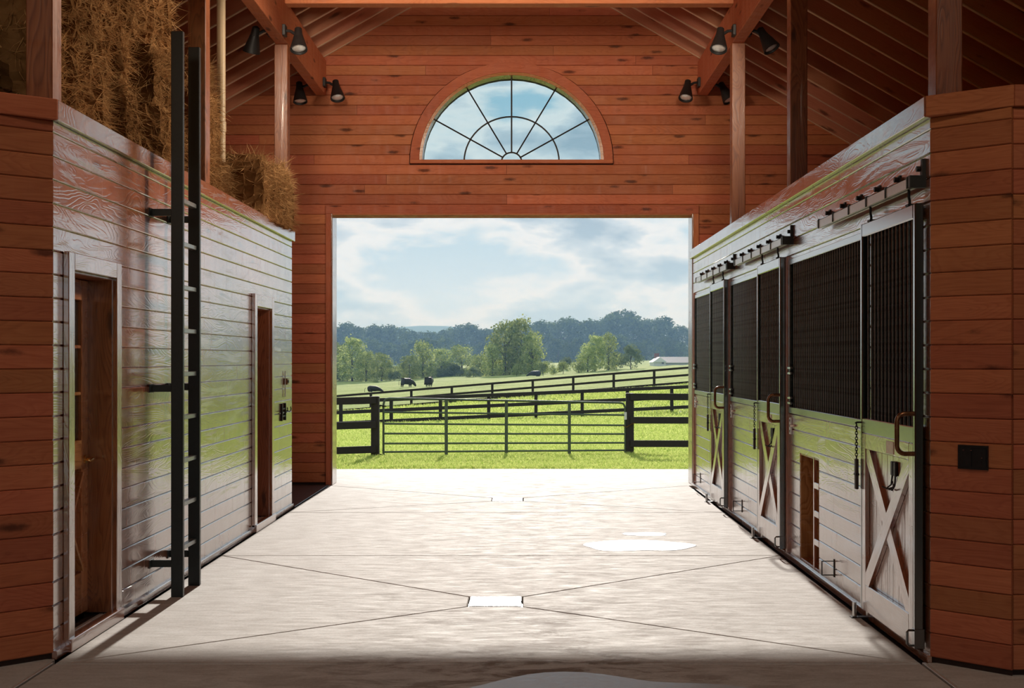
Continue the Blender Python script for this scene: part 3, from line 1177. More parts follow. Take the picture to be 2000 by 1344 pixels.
# ------------------------------------------------------------------ roof, rafters, side walls, lofts
def build_roof():
    y0, y1 = ROOF_NEAR, YF + WALLT + 0.5
    rd = 0.21
    b = MB()
    xl, xr = SIDE_L - 0.5, SIDE_R + 0.5
    zo = rd / math.cos(math.atan(ROOF_M))
    for xa, xb in ((xl, XC), (XC, xr)):
        za, zb = roof_z(xa) + zo, roof_z(xb) + zo
        b.prism([(xa, y0, za), (xb, y0, zb), (xb, y0, zb + 0.08), (xa, y0, za + 0.08)], (0, 1, 0), 0, y1 - y0)
    o = b.build('ceiling', M['rafter'])
    tag(o, 'sloping open barn ceiling with close-set brown rafters', 'ceiling', kind='structure')
    n = 0
    y = YF - 0.03
    cs = math.cos(math.atan(ROOF_M))
    while y > y0 + 0.1:
        for s, xe in ((-1, SIDE_L), (1, SIDE_R)):
            ze, zt = roof_z(xe), RIDGE
            off = rd / 2
            nx, nz = s * ROOF_M * cs, cs
            p0 = Vector((XC + s * 0.01, y, zt)) + Vector((nx, 0, nz)) * off
            p1 = Vector((xe, y, ze)) + Vector((nx, 0, nz)) * off
            rf = timber('rafter', p0, p1, 0.042, rd, M['rafter'], o, 0.003, up=(nx, 0, nz))
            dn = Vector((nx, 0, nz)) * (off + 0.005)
            timber('bounce_light_strip', p0 - dn, p1 - dn, 0.044, 0.010, M['lath'], rf, 0.002, up=(nx, 0, nz))  # added strip whose pale colour stands for light bounced up from the floor
        y -= 0.545
    timber('ridge_board', (XC, y0, RIDGE + 0.16), (XC, YF, RIDGE + 0.16), 0.05, 0.30, M['rafter'], o)
    for x, nm, lab, ya in ((SIDE_L, 'wall_left_outer', 'dark outer side wall beyond the hay loft', ROOF_NEAR), (SIDE_R, 'wall_right_outer', 'dark outer side wall behind the stalls', ROOF_NEAR)):
        sgn = -1 if x < 0 else 1
        w = MB().box(min(x, x + sgn * 0.15), max(x, x + sgn * 0.15), ya, YF + WALLT, 0, roof_z(x) + 0.3).build(nm, M['gable'])
        tag(w, lab, 'wall', kind='structure')
    # rear gable behind the photographer, with its own wide open doorway
    b = MB()
    yr = ROOF_NEAR
    ra, rb, rz = -3.9, 3.5, 3.9
    b.prism([(SIDE_L, yr, 0), (ra, yr, 0), (ra, yr, rz), (SIDE_L, yr, roof_z(SIDE_L) + 0.2)], (0, 1, 0), -0.2, 0)
    b.prism([(rb, yr, 0), (SIDE_R, yr, 0), (SIDE_R, yr, roof_z(SIDE_R) + 0.2), (rb, yr, rz)], (0, 1, 0), -0.2, 0)
    b.prism([(SIDE_L, yr, roof_z(SIDE_L) + 0.2), (ra, yr, rz), (rb, yr, rz), (SIDE_R, yr, roof_z(SIDE_R) + 0.2), (XC, yr, RIDGE + 0.2)], (0, 1, 0), -0.2, 0)
    w = b.build('wall_rear', M['gable'])
    tag(w, 'board gable behind the camera with a wide open doorway', 'wall', kind='structure')
    # loft decks
    for nm, xa, xb, ya, yb_, lab in (('hay_loft_floor', SIDE_L, XL - 0.06, YL0 + 0.1, YL1, 'plank loft floor carrying the hay above the left rooms'),
                                     ('stall_loft_floor', XR + 0.06, SIDE_R, YR0 + 0.1, YF, 'plank loft floor over the right-hand stalls')):
        w = MB().box(xa, xb, ya, yb_, 2.93, 3.10).build(nm, M['gable'])
        tag(w, lab, 'loft floor', kind='structure')


build_roof()


# ------------------------------------------------------------------ left block
def rails_casing(x, s, y0, y1, ztop, w, parent, nm='casing'):
    """flat casing round an opening in a wall at plane x, standing proud towards +s"""
    t = 0.034
    xc = x + s * t / 2
    timber(nm, (xc, y0 - w / 2, 0.05), (xc, y0 - w / 2, ztop + w), t, w, M['wood'], parent, up=(0, 1, 0))
    timber(nm, (xc, y1 + w / 2, 0.05), (xc, y1 + w / 2, ztop + w), t, w, M['wood'], parent, up=(0, 1, 0))
    timber(nm, (xc, y0, ztop + w / 2), (xc, y1, ztop + w / 2), t, w, M['wood'], parent)


D1 = (7.73, 8.53, 2.20)
D2 = (13.02, 13.78, 2.20)


def build_left():
    Lh = YL1 - YL0
    xb = XL - BT
    ch = 0.36
    b = MB()

    def seg(y0, y1, z0, z1, x0=xb - 0.16, x1=xb):
        b.box(x0, x1, y0, y1, z0, z1)
    seg(YL0, D1[0], 0, 2.93)
    seg(D1[1], D2[0], 0, 2.93)
    seg(D2[1], YL1, 0, 2.93)
    seg(D1[0], D1[1], D1[2], 2.93)
    seg(D2[0], D2[1], D2[2], 2.93)
    seg(YL0, YL1, 2.93, 3.03)
    o = b.build('wall_left', M['core'])
    tag(o, 'glossy horizontal board wall along the left side of the aisle', 'wall', kind='structure')
    holes = [(D1[0] - YL0 - 0.07, D1[1] - YL0 + 0.05, 0, D1[2] + 0.07), (D2[0] - YL0 - 0.07, D2[1] - YL0 + 0.05, 0, D2[2] + 0.07)]
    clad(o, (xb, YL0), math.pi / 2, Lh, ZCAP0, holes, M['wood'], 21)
    timber('cap_board', (XL + 0.008, YL0 - 0.02, (ZCAP0 + ZCAP1) / 2), (XL + 0.008, YL1 + 0.02, (ZCAP0 + ZCAP1) / 2), 0.05, ZCAP1 - ZCAP0, M['wood'], o)
    bb = timber('baseboard_left', (XL + 0.004, YL0, 0.016), (XL + 0.004, YL1, 0.016), 0.03, 0.05, M['wood'])
    tag(bb, 'low wooden sill strip at the foot of the left wall', 'baseboard', kind='structure')
    # end wall facing the doorway, and room ceiling/back so that no light leaks
    e = MB().box(SIDE_L, XL - 0.02, YL1 - 0.12, YL1 - 0.002, 0, 2.93).build('wall_left_end', M['gable'])
    tag(e, 'far end wall of the left rooms beside the doorway', 'wall', kind='structure')
    # chamfered corner, then wall across
    c = MB().prism([(XL - 0.01, YL0 + 0.012, 0), (XL - 0.01 - ch, YL0 + 0.012 - ch, 0), (XL - 0.01 - ch, YL0 + 0.3, 0), (XL - 0.01, YL0 + 0.3, 0)], (0, 0, 1), 0, 3.03).build('wall_front_left', M['core'])
    tag(c, 'shaded angled board corner at the left edge of the picture', 'wall', kind='structure')
    og = (XL - BT * 0.7 - ch, YL0 + BT * 0.7 - ch + 0.0)
    clad(c, og, math.pi / 4, ch * math.sqrt(2), ZCAP0, [], M['gable'], 31)
    Wd = og[0] - SIDE_L
    f = MB().box(SIDE_L, og[0], og[1] + 0.02, og[1] + 0.2, 0, 3.03).build('wall_cross_left', M['core'])
    tag(f, 'shaded board wall running left from the angled corner', 'wall', kind='structure')
    clad(f, (SIDE_L, og[1] + 0.02), 0.0, Wd, ZCAP0, [], M['gable'], 33)
    zc = (ZCAP0 + ZCAP1) / 2
    timber('cap_board', (og[0] - 0.01, og[1] - 0.005, zc), (XL + 0.02, YL0 - 0.01, zc), 0.05, ZCAP1 - ZCAP0, M['gable'], c)
    timber('cap_board', (SIDE_L, og[1] + 0.0, zc), (og[0], og[1] + 0.0, zc), 0.05, ZCAP1 - ZCAP0, M['gable'], f)
    # alcove mat
    m = MB().box(SIDE_L, XL + 0.03, YL1 + 0.02, YF - 0.01, -0.03, 0.006, 0.004).build('alcove_mat', M['rubber'])
    tag(m, 'dark wet floor of the alcove beside the left door jamb', 'floor', kind='structure')


build_left()


def side_door(y0, y1, ztop, recess, num, label, glazed=True):
    x = XL
    d = thing('door_%d' % num, (x - recess, (y0 + y1) / 2, 0), label, 'door')
    d['kind'] = 'structure'
    w = 0.10 if num == 1 else 0.12
    rails_casing(x, 1, y0, y1, ztop, w, d)
    # jamb lining
    jd = recess + 0.03
    for yy, s in ((y0, -1), (y1, 1)):
        timber('jamb', (x - jd / 2 + 0.004, yy + s * -0.006, 0.06), (x - jd / 2 + 0.004, yy + s * -0.006, ztop), jd, 0.018, M['post'], d, up=(0, 1, 0))
    timber('head_jamb', (x - jd / 2 + 0.004, y0, ztop - 0.006), (x - jd / 2 + 0.004, y1, ztop - 0.006), jd, 0.018, M['post'], d)
    # threshold
    timber('threshold', (x + 0.02, y0 - w, 0.035), (x + 0.02, y1 + w, 0.035), 0.06, 0.075, M['wood'], d)
    for k in range(4):
        xx = x - 0.02 - k * (recess - 0.02) / 4
        MB().box(xx - (recess - 0.03) / 4 * 0.9, xx, y0 + 0.005, y1 - 0.005, 0.01, 0.055 - 0.002 * k, 0.003).build('sill_strip', M['galv'] if k < 2 else M['iron'], d)
    # leaf
    X = x - recess
    t = 0.045
    a, b = y0 + 0.012, y1 - 0.012
    zb, zt = 0.075, ztop - 0.018
    st = 0.115
    zl0, zl1 = 1.17, zt - 0.13

    def bar(nm, p0, p1, ww, hh, up=(0, 0, 1), mat='door_wood', par=d):
        return timber(nm, p0, p1, ww, hh, M[mat], par, 0.004, up)
    for yy in (a + st / 2, b - st / 2):
        bar('stile', (X - t / 2, yy, zb), (X - t / 2, yy, zt), t, st, (0, 1, 0))
    bar('rail', (X - t / 2, a + st, zt - 0.065), (X - t / 2, b - st, zt - 0.065), t, 0.13)
    bar('rail', (X - t / 2, a + st, 1.08), (X - t / 2, b - st, 1.08), t, 0.18)
    bar('rail', (X - t / 2, a + st, zb + 0.13), (X - t / 2, b - st, zb + 0.13), t, 0.26)
    g0, g1 = a + st, b - st
    cols, rows = 3, 3
    for i in range(1, cols):
        yy = g0 + (g1 - g0) * i / cols
        bar('muntin', (X - t / 2, yy, zl0), (X - t / 2, yy, zl1), t * 0.8, 0.022, (0, 1, 0))
    for i in range(1, rows):
        zz = zl0 + (zl1 - zl0) * i / rows
        bar('muntin', (X - t / 2, g0, zz), (X - t / 2, g1, zz), t * 0.8, 0.022)
    for i in range(cols):
        for j in range(rows):
            ya, yb = g0 + (g1 - g0) * i / cols + 0.008, g0 + (g1 - g0) * (i + 1) / cols - 0.008
            za, zb_ = zl0 + (zl1 - zl0) * j / rows + 0.008, zl0 + (zl1 - zl0) * (j + 1) / rows - 0.008
            MB().box(X - t / 2 - 0.003, X - t / 2 + 0.003, ya, yb, za, zb_).build('pane', M['glass'], d)
    z0, z1 = zb + 0.26, 0.99
    MB().box(X - t * 0.8, X - t * 0.55, g0 - 0.01, g1 + 0.01, z0 - 0.01, z1 + 0.01).build('panel', M['wood'], d)
    bar('brace', (X - 0.012, g0 + 0.03, z0 + 0.02), (X - 0.012, g1 - 0.03, z1 - 0.02), 0.022, 0.075, (1, 0, 0))
    bar('brace', (X - 0.013, g0 + 0.03, z1 - 0.02), (X - 0.013, g1 - 0.03, z0 + 0.02), 0.022, 0.075, (1, 0, 0))
    # lever handle
    hy, hz = b - 0.06, 1.045
    h = MB().rod((X, hy, hz), (X + 0.012, hy, hz), 0.028, n=14).rod((X, hy, hz), (X + 0.06, hy, hz), 0.009)
    h.tube([(X + 0.055, hy, hz), (X + 0.06, hy - 0.03, hz + 0.004), (X + 0.058, hy - 0.08, hz - 0.004), (X + 0.055, hy - 0.11, hz + 0.006)], [0.010, 0.011, 0.009, 0.007])
    h.build('handle', M['brass'], d, smooth=True)


side_door(D1[0], D1[1], D1[2], 0.15, 1, 'recessed glazed wooden door with a crossed lower panel behind the ladder')
side_door(D2[0], D2[1], D2[2], 0.30, 2, 'deeply recessed narrow doorway at the far end of the left wall')


# ------------------------------------------------------------------ ladder
def build_ladder():
    xa, xb = -2.495, -2.41
    yn, yf = 9.40, 9.88
    t = thing('wall_ladder', ((xa + xb) / 2, (yn + yf) / 2, 0), 'tall dark steel ladder fixed upright to the left wall up to the hay loft', 'ladder')
    for y in (yn, yf):
        MB().box(xa, xb, y - 0.002, y + 0.042, 0.0, 4.0, 0.004).build('rail', M['ladder'], t)
    for k in range(9):
        z = 0.335 + 0.31 * k
        MB().box(xa + 0.022, xb - 0.022, yn + 0.041, yf, z - 0.016, z + 0.016, 0.003).build('rung', M['rung'], t)
    for z in (0.235, 1.475, 2.72):
        for y in (yn, yf):
            mb = MB().box(XL - 0.004, xa, y + 0.012, y + 0.03, z - 0.025, z + 0.025, 0.002)
            mb.box(XL - 0.002, XL + 0.008, y - 0.03, y + 0.075, z - 0.03, z + 0.03, 0.002)
            mb.build('bracket', M['ladder'], t)


build_ladder()


# small fittings near the far end of the left wall
def build_fittings():
    s = thing('light_switch', (XL, 14.66, 1.43), 'small brown switch box with a thin cord near the end of the left wall', 'switch')
    MB().box(XL, XL + 0.035, 14.66, 14.76, 1.40, 1.47, 0.004).build('box', M['bronze'], s)
    MB().box(XL + 0.035, XL + 0.042, 14.69, 14.73, 1.42, 1.45).build('rocker', M['black'], s)
    MB().rod((XL + 0.012, 14.64, 1.27), (XL + 0.012, 14.64, 1.55), 0.006).build('conduit', M['galv'], s)
    h = thing('bridle_rack', (XL, 14.6, 1.1), 'small black iron rack of hooks below the switch on the left wall', 'hook rack')
    for y in (14.45, 14.66):
        MB().box(XL, XL + 0.02, y - 0.012, y + 0.012, 1.01, 1.20, 0.002).build('upright', M['iron'], h)
        MB().tube([(XL + 0.02, y, 1.12), (XL + 0.06, y, 1.105), (XL + 0.075, y, 1.13), (XL + 0.07, y, 1.16)], 0.006, 6).build('hook', M['iron'], h)
    for z in (1.06, 1.14):
        MB().box(XL + 0.004, XL + 0.014, 14.45, 14.66, z - 0.008, z + 0.008).build('crossbar', M['iron'], h)


build_fittings()

# ------------------------------------------------------------------ right block
DOORS = [(7.446, 8.66), (11.38, 12.51), (14.57, 15.69)]
GRILLES = [(8.70, 11.29), (12.55, 14.50), (15.73, 17.55)]
GZ0, GZ1 = 1.225, 2.525
NICHE = (10.16, 10.87, 0.045, 0.92)


def build_right():
    xb = XR + BT
    b = MB()
    L = YF - YR0

    def seg(y0, y1, z0, z1):
        b.box(xb, xb + 0.10, y0, y1, z0, z1)
    edges = [YR0]
    for (a, c), (g0, g1) in zip(DOORS, GRILLES):
        if g0 < NICHE[0] < g1:
            seg(g0 - 0.1, NICHE[0], 0, GZ0)
            seg(NICHE[1], g1, 0, GZ0)
            seg(NICHE[0], NICHE[1], NICHE[3], GZ0)
        else:
            seg(g0 - 0.1, g1, 0, GZ0)
        seg(g1, g1 + 0.1, 0, GZ1)
        seg(g0 - 0.1, g0 - 0.02, GZ0, GZ1)
    seg(YR0, YR0 + 0.11, 0, GZ1)
    seg(17.55, YF, 0, GZ1)
    seg(YR0, YF, GZ1, 3.03)
    o = b.build('wall_right', M['core'])
    tag(o, 'glossy horizontal board stall front along the right side of the aisle', 'wall', kind='structure')
    holes = []
    for (a, c), (g0, g1) in zip(DOORS, GRILLES):
        holes.append((a + 0.06, c - 0.02, 0, 2.50))
        holes.append((g0 - 0.01, g1, GZ0 - 0.005, GZ1))
    holes.append(NICHE)
    # local u runs towards the camera: origin at the far end
    H = [(YF - h[1], YF - h[0], h[2], h[3]) for h in holes]
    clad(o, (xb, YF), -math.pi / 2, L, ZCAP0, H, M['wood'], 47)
    zc = (ZCAP0 + ZCAP1) / 2
    timber('cap_board', (XR - 0.012, YR0 - 0.02, zc), (XR - 0.012, YF - 0.03, zc), 0.055, ZCAP1 - ZCAP0, M['wood'], o)
    bb = timber('baseboard_right', (XR - 0.002, YR0, 0.012), (XR - 0.002, YF - 0.03, 0.012), 0.03, 0.05, M['wood'])
    tag(bb, 'low wooden sill strip at the foot of the stall fronts', 'baseboard', kind='structure')
    # vertical trim beside each grille
    for g0, g1 in GRILLES:
        timber('stile', (XR - 0.006, g1 + 0.035, 0.04), (XR - 0.006, g1 + 0.035, GZ1 + 0.03), 0.03, 0.07, M['post'], o, up=(0, 1, 0))
    # chamfer
    ch = 0.33
    c = MB().prism([(XR + 0.01, YR0 + 0.012, 0), (XR + 0.01, YR0 + 0.3, 0), (XR + 0.01 + ch, YR0 + 0.3, 0), (XR + 0.01 + ch, YR0 + 0.012 - ch, 0)], (0, 0, 1), 0, 3.03).build('wall_front_right', M['core'])
    tag(c, 'angled red-brown board corner carrying the black outlet plate', 'wall', kind='structure')
    clad(c, (XR + BT * 0.7, YR0 + BT * 0.7), -math.pi / 4, ch * math.sqrt(2), ZCAP0, [], M['gable'], 53)
    e = (XR + BT * 0.7 + ch, YR0 + BT * 0.7 - ch)
    f = MB().box(e[0], SIDE_R, e[1] + 0.02, e[1] + 0.2, 0, 3.03).build('wall_cross_right', M['core'])
    tag(f, 'dark board wall at the extreme right edge of the picture', 'wall', kind='structure')
    clad(f, (e[0], e[1] + 0.02), 0.0, SIDE_R - e[0], ZCAP0, [], M['gable'], 57)
    timber('cap_board', (XR - 0.02, YR0 - 0.012, zc), (e[0] + 0.01, e[1] - 0.005, zc), 0.05, ZCAP1 - ZCAP0, M['gable'], c)
    timber('cap_board', (e[0], e[1], zc), (SIDE_R, e[1], zc), 0.05, ZCAP1 - ZCAP0, M['gable'], f)
    # feed niche cut through the stall front
    n0, n1, z0, z1 = NICHE
    t = thing('feed_niche', (XR, (n0 + n1) / 2, 0), 'tall wooden slot cut in the nearest stall front with a ladder-like rack', 'feed rack')
    dp = 0.45
    timber('side_panel', (XR + 0.004 + dp / 2, n1 - 0.010, z0), (XR + 0.004 + dp / 2, n1 - 0.010, z1), dp, 0.02, M['door_wood'], t, up=(0, 1, 0))
    timber('side_panel', (XR + 0.004 + dp / 2, n0 + 0.010, z0), (XR + 0.004 + dp / 2, n0 + 0.010, z1), dp, 0.02, M['door_wood'], t, up=(0, 1, 0))
    timber('top_panel', (XR + 0.004 + dp / 2, n0 + 0.02, z1 - 0.010), (XR + 0.004 + dp / 2, n1 - 0.02, z1 - 0.010), dp, 0.02, M['door_wood'], t)
    timber('bottom_panel', (XR + 0.004 + dp / 2, n0 + 0.02, z0 + 0.010), (XR + 0.004 + dp / 2, n1 - 0.02, z0 + 0.010), dp, 0.02, M['door_wood'], t)
    timber('back_panel', (XR + dp, n0, (z0 + z1) / 2), (XR + dp, n1, (z0 + z1) / 2), 0.02, z1 - z0, M['door_wood'], t)
    timber('upright', (XR + 0.012, 10.36, z0), (XR + 0.012, 10.36, z1), 0.022, 0.028, M['wood'], t, up=(0, 1, 0))
    for k in range(1, 4):
        zz = z0 + (z1 - z0) * k / 4
        timber('rung', (XR + 0.012, n0 + 0.02, zz), (XR + 0.012, 10.35, zz), 0.022, 0.05, M['wood'], t)
    # outlet plate on the chamfered corner
    q = Vector((XR, YR0, 0)) + Vector((0.707, -0.707, 0)) * 0.255
    nrm = Vector((-0.707, -0.707, 0))
    ax = Vector((0.707, -0.707, 0))
    pl = thing('outlet_plate', (q.x, q.y, 1.15), 'square black double outlet plate on the right angled corner wall', 'outlet')

    def pbox(u0, u1, za, zb, d0, d1):
        pts = []
        for u, z in ((u0, za), (u1, za), (u1, zb), (u0, zb)):
            p = q + ax * u
            pts.append((p.x, p.y, z))
        return MB().prism(pts, nrm, d0, d1)
    pbox(-0.085, 0.085, 1.085, 1.215, 0.0, 0.012).build('plate', M['black'], pl)
    for u in (-0.042, 0.042):
        cov = pbox(u - 0.036, u + 0.036, 1.10, 1.20, 0.012, 0.017).build('cover', M['black'], pl)
        for zz in (1.125, 1.175):
            pbox(u - 0.014, u - 0.010, zz - 0.009, zz + 0.009, 0.017, 0.018).build('slot', M['iron'], cov)
            pbox(u + 0.010, u + 0.014, zz - 0.009, zz + 0.009, 0.017, 0.018).build('slot', M['iron'], cov)
    for u, zz in ((-0.05, 1.188), (-0.005, 1.188), (0.055, 1.150)):
        pbox(u - 0.004, u + 0.004, zz - 0.002, zz + 0.002, 0.012, 0.020).build('screw', M['chrome'], pl)


build_right()

XD0, XD1 = 2.185, 2.235
WHICH = ('nearest', 'middle', 'farthest')


def grille(i):
    g0, g1 = GRILLES[i]
    t = thing('stall_grille', (XR, (g0 + g1) / 2, GZ0), '%s dark barred stall window panel beside the %s sliding door' % (WHICH[i], WHICH[i]), 'stall grille', 'barred stall fronts')
    x0, x1 = XR - 0.008, XR + 0.045
    w = 0.04
    MB().box(x0, x1, g0, g1, GZ1 - 0.048, GZ1, 0.004).build('top_rail', M['metal'], t)
    MB().box(x0 - 0.004, x1, g0, g1, GZ0, GZ0 + 0.055, 0.004).build('bottom_rail', M['metal'], t)
    MB().box(x0, x1, g0, g0 + w, GZ0 + 0.055, GZ1 - 0.048, 0.003).build('side_rail', M['metal'], t)
    MB().box(x0, x1, g1 - w, g1, GZ0 + 0.055, GZ1 - 0.048, 0.003).build('side_rail', M['metal'], t)
    n = round((g1 - g0 - 2 * w) / 0.074)
    p = (g1 - g0 - 2 * w) / n
    me = None
    for k in range(1, n):
        y = g0 + w + p * k
        if me is None:
            o = MB().rod((XR + 0.018, y, GZ0 + 0.05), (XR + 0.018, y, GZ1 - 0.044), 0.0095, n=10).build('bar', M['bar'], t, origin=(XR + 0.018, y, GZ0), smooth=True)
            me = o.data
        else:
            o = bpy.data.objects.new('bar', me)
            COL.objects.link(o)
            put(o, Matrix.Translation((XR + 0.018, y, GZ0)), t)
    # bright latch brackets at the far end
    for z in (1.585, 1.335):
        lb = thing('latch_bracket', (XR, g1 - 0.1, z), '%s bright steel latch bracket on the %s barred panel' % ('upper' if z > 1.5 else 'lower', WHICH[i]), 'bracket', 'latch brackets on the stall bars')
        m = MB().box(XR - 0.03, XR - 0.010, g1 - 0.17, g1 - 0.05, z + 0.012, z + 0.032, 0.002)
        m.box(XR - 0.03, XR - 0.010, g1 - 0.17, g1 - 0.05, z - 0.032, z - 0.012, 0.002)
        m.build('jaw', M['chrome'], lb)
        MB().box(XR - 0.024, XR - 0.010, g1 - 0.14, g1 - 0.08, z - 0.012, z + 0.012, 0.002).build('bolt', M['iron'], lb)
    st = thing('latch_plate', (XR, g1 - 0.02, 1.12), 'upright steel latch plate with a wooden peg under the %s barred panel' % WHICH[i], 'latch', 'latch plates under the stall bars')
    MB().box(XR - 0.014, XR, g1 - 0.11, g1 - 0.04, 1.05, 1.19, 0.002).build('plate', M['galv'], st)
    for z in (1.075, 1.12, 1.165):
        MB().rod((XR - 0.016, g1 - 0.075, z), (XR - 0.008, g1 - 0.075, z), 0.012, n=8).build('bolt_hole', M['iron'], st)
    MB().rod((XR - 0.012, g1 - 0.125, 1.125), (XR - 0.012, g1 - 0.24, 1.13), 0.012, 0.008, n=8).build('peg', M['plate'], st)


def stall_door(i):
    y0, y1 = DOORS[i]
    t = thing('stall_door', ((XD0 + XD1) / 2, (y0 + y1) / 2, 0.06), '%s sliding stall door with barred top and crossed wooden lower half' % WHICH[i], 'stall door', 'sliding stall doors')
    zb, zm0, zm1, zt = 0.065, 1.205, 1.30, 2.555
    w = 0.042
    for a, b in ((y0, y0 + w), (y1 - w, y1)):
        MB().box(XD0, XD1, a, b, zb, zt, 0.007).build('stile', M['metal'], t)
    MB().box(XD0, XD1, y0 + w, y1 - w, zt - 0.085, zt, 0.007).build('top_rail', M['metal'], t)
    MB().box(XD0 + 0.002, XD1, y0 + w, y1 - w, zm0, zm1, 0.005).build('middle_rail', M['metal'], t)
    n = round((y1 - y0 - 2 * w) / 0.080)
    p = (y1 - y0 - 2 * w) / n
    me = None
    xm = (XD0 + XD1) / 2
    for k in range(1, n):
        y = y0 + w + p * k
        if me is None:
            o = MB().rod((xm, y, zm1 - 0.005), (xm, y, zt - 0.08), 0.0095, n=10).build('bar', M['bar'], t, origin=(xm, y, zm1), smooth=True)
            me = o.data
        else:
            o = bpy.data.objects.new('bar', me)
            COL.objects.link(o)
            put(o, Matrix.Translation((xm, y, zm1)), t)
    # lower half: planks, frame, cross
    a, b = y0 + w, y1 - w
    n = 9
    for k in range(n):
        ya, yb = a + (b - a) * k / n + 0.0012, a + (b - a) * (k + 1) / n - 0.0012
        timber('plank', (XD0 + 0.037, (ya + yb) / 2, zb + 0.01), (XD0 + 0.037, (ya + yb) / 2, zm0), 0.016, yb - ya, M['wood'], t, 0.003, up=(0, 1, 0))
    s = 0.085
    zt0 = zm0 - 0.10
    zb1 = zb + 0.17
    xf = XD0 + 0.015
    for yy in (a + s / 2, b - s / 2):
        timber('frame_stile', (xf, yy, zb), (xf, yy, zm0), 0.028, s, M['wood'], t, up=(0, 1, 0))
    timber('frame_rail', (xf, a + s, (zt0 + zm0) / 2), (xf, b - s, (zt0 + zm0) / 2), 0.028, zm0 - zt0, M['wood'], t)
    timber('frame_rail', (xf, a + s, (zb + zb1) / 2), (xf, b - s, (zb + zb1) / 2), 0.028, zb1 - zb, M['wood'], t)
    ia, ib = a + s, b - s
    bw = 0.105

    def brace(p0, p1, dx):
        (ya, za), (yb, zb_) = p0, p1
        d = Vector((0, yb - ya, zb_ - za)).normalized()
        pr = Vector((0, -d.z, d.y)) * bw / 2
        # clip the band to the frame opening by building its polygon from frame corners
        poly = []
        A, B = Vector((0, ya, za)), Vector((0, yb, zb_))
        sy = 1 if yb > ya else -1
        ky = bw / 2 / abs(d.z)
        kz = bw / 2 / abs(d.y)
        kz = min(kz, 0.16)
        poly = [(0, ya, za + kz), (0, ya, za), (0, ya + sy * ky, za), (0, yb, zb_ - kz), (0, yb, zb_), (0, yb - sy * ky, zb_)]
        c = (A + B) / 2
        Mx = Matrix.Translation((xf + dx, c.y, c.z)) @ Matrix.Rotation(math.atan2(d.z, d.y), 4, 'X') @ Matrix.Rotation(math.pi / 2, 4, 'Z')
        Mi = Mx.inverted()
        mb = MB().prism([(xf + dx, q[1], q[2]) for q in poly], (1, 0, 0), -0.013, 0.013)
        new_obj('brace', [Mi @ v for v in mb.v], mb.f, M['wood'], t, Mx)
    brace((ib, zb1), (ia, zt0), -0.001)
    brace((ia, zb1), (ib, zt0), 0.004)
    # bent pipe handle
    hy = y0 + 0.022
    pr = 0.095
    z0, z1 = 1.15, 1.375
    r = 0.045
    pts = [(XD0 + 0.004, hy, z1)]
    for k in range(7):
        an = math.pi / 2 * k / 6
        pts.append((XD0 - pr + r - r * math.sin(an), hy, z1 - r + r * math.cos(an)))
    for k in range(7):
        an = math.pi / 2 * k / 6
        pts.append((XD0 - pr + r - r * math.cos(an), hy, z0 + r - r * math.sin(an)))
    pts.append((XD0 + 0.004, hy, z0))
    MB().tube(pts, 0.0135, 10).build('handle', M['bronze'], t, smooth=True, crease=60)
    # hangers up to the track
    for y in (y0 + 0.17, y1 - 0.20):
        m = MB().tube([(XD0 + 0.02, y, zt - 0.005), (XD0 + 0.02, y, zt + 0.03), (XD0 + 0.012, y - 0.012, zt + 0.05), (XD0 + 0.012, y - 0.012, zt + 0.095)], 0.008, 6)
        m.box(XD0 + 0.002, XD0 + 0.038, y - 0.03, y + 0.03, zt, zt + 0.012, 0.002)
        m.build('hanger', M['iron'], t)
    # plate, halter hook, bottom loop
    if i < 2:
        yy = (y0 + y1) / 2 - 0.10
        MB().box(XD0 - 0.004, XD0 + 0.002, yy - 0.075, yy + 0.075, 1.115, 1.19, 0.002).build('name_plate', M['plate'], t)
    hy = (y0 + y1) / 2 - 0.12
    hk = MB()
    for dy in (-0.03, 0.03):
        hk.box(XD0 + 0.010, XD0 + 0.028, hy + dy - 0.022, hy + dy + 0.022, 0.985, 1.07, 0.004)
        hk.tube([(XD0 + 0.018, hy + dy, 1.0), (XD0 + 0.012, hy + dy * 1.3, 0.93), (XD0 - 0.01, hy + dy * 2.0, 0.905), (XD0 - 0.03, hy + dy * 2.8, 0.915)], 0.005, 6)
        hk.tube([(XD0 + 0.018, hy + dy, 0.95), (XD0 + 0.012, hy - dy * 0.4, 0.915), (XD0 - 0.02, hy - dy * 0.8, 0.905)], 0.004, 6)
    hk.build('halter_hook', M['iron'], t)
    m = MB().tube([(XD0, y0 + 0.02, 0.16), (XD0 - 0.03, y0 + 0.02, 0.16), (XD0 - 0.038, y0 + 0.02, 0.15), (XD0 - 0.038, y0 + 0.02, 0.085), (XD0 - 0.03, y0 + 0.02, 0.075), (XD0, y0 + 0.02, 0.075)], 0.007, 6)
    m.box(XD0 - 0.003, XD0 + 0.054, y0 - 0.004, y0 + 0.05, 0.06, 0.17, 0.002)
    m.build('bottom_guide', M['metal'], t)


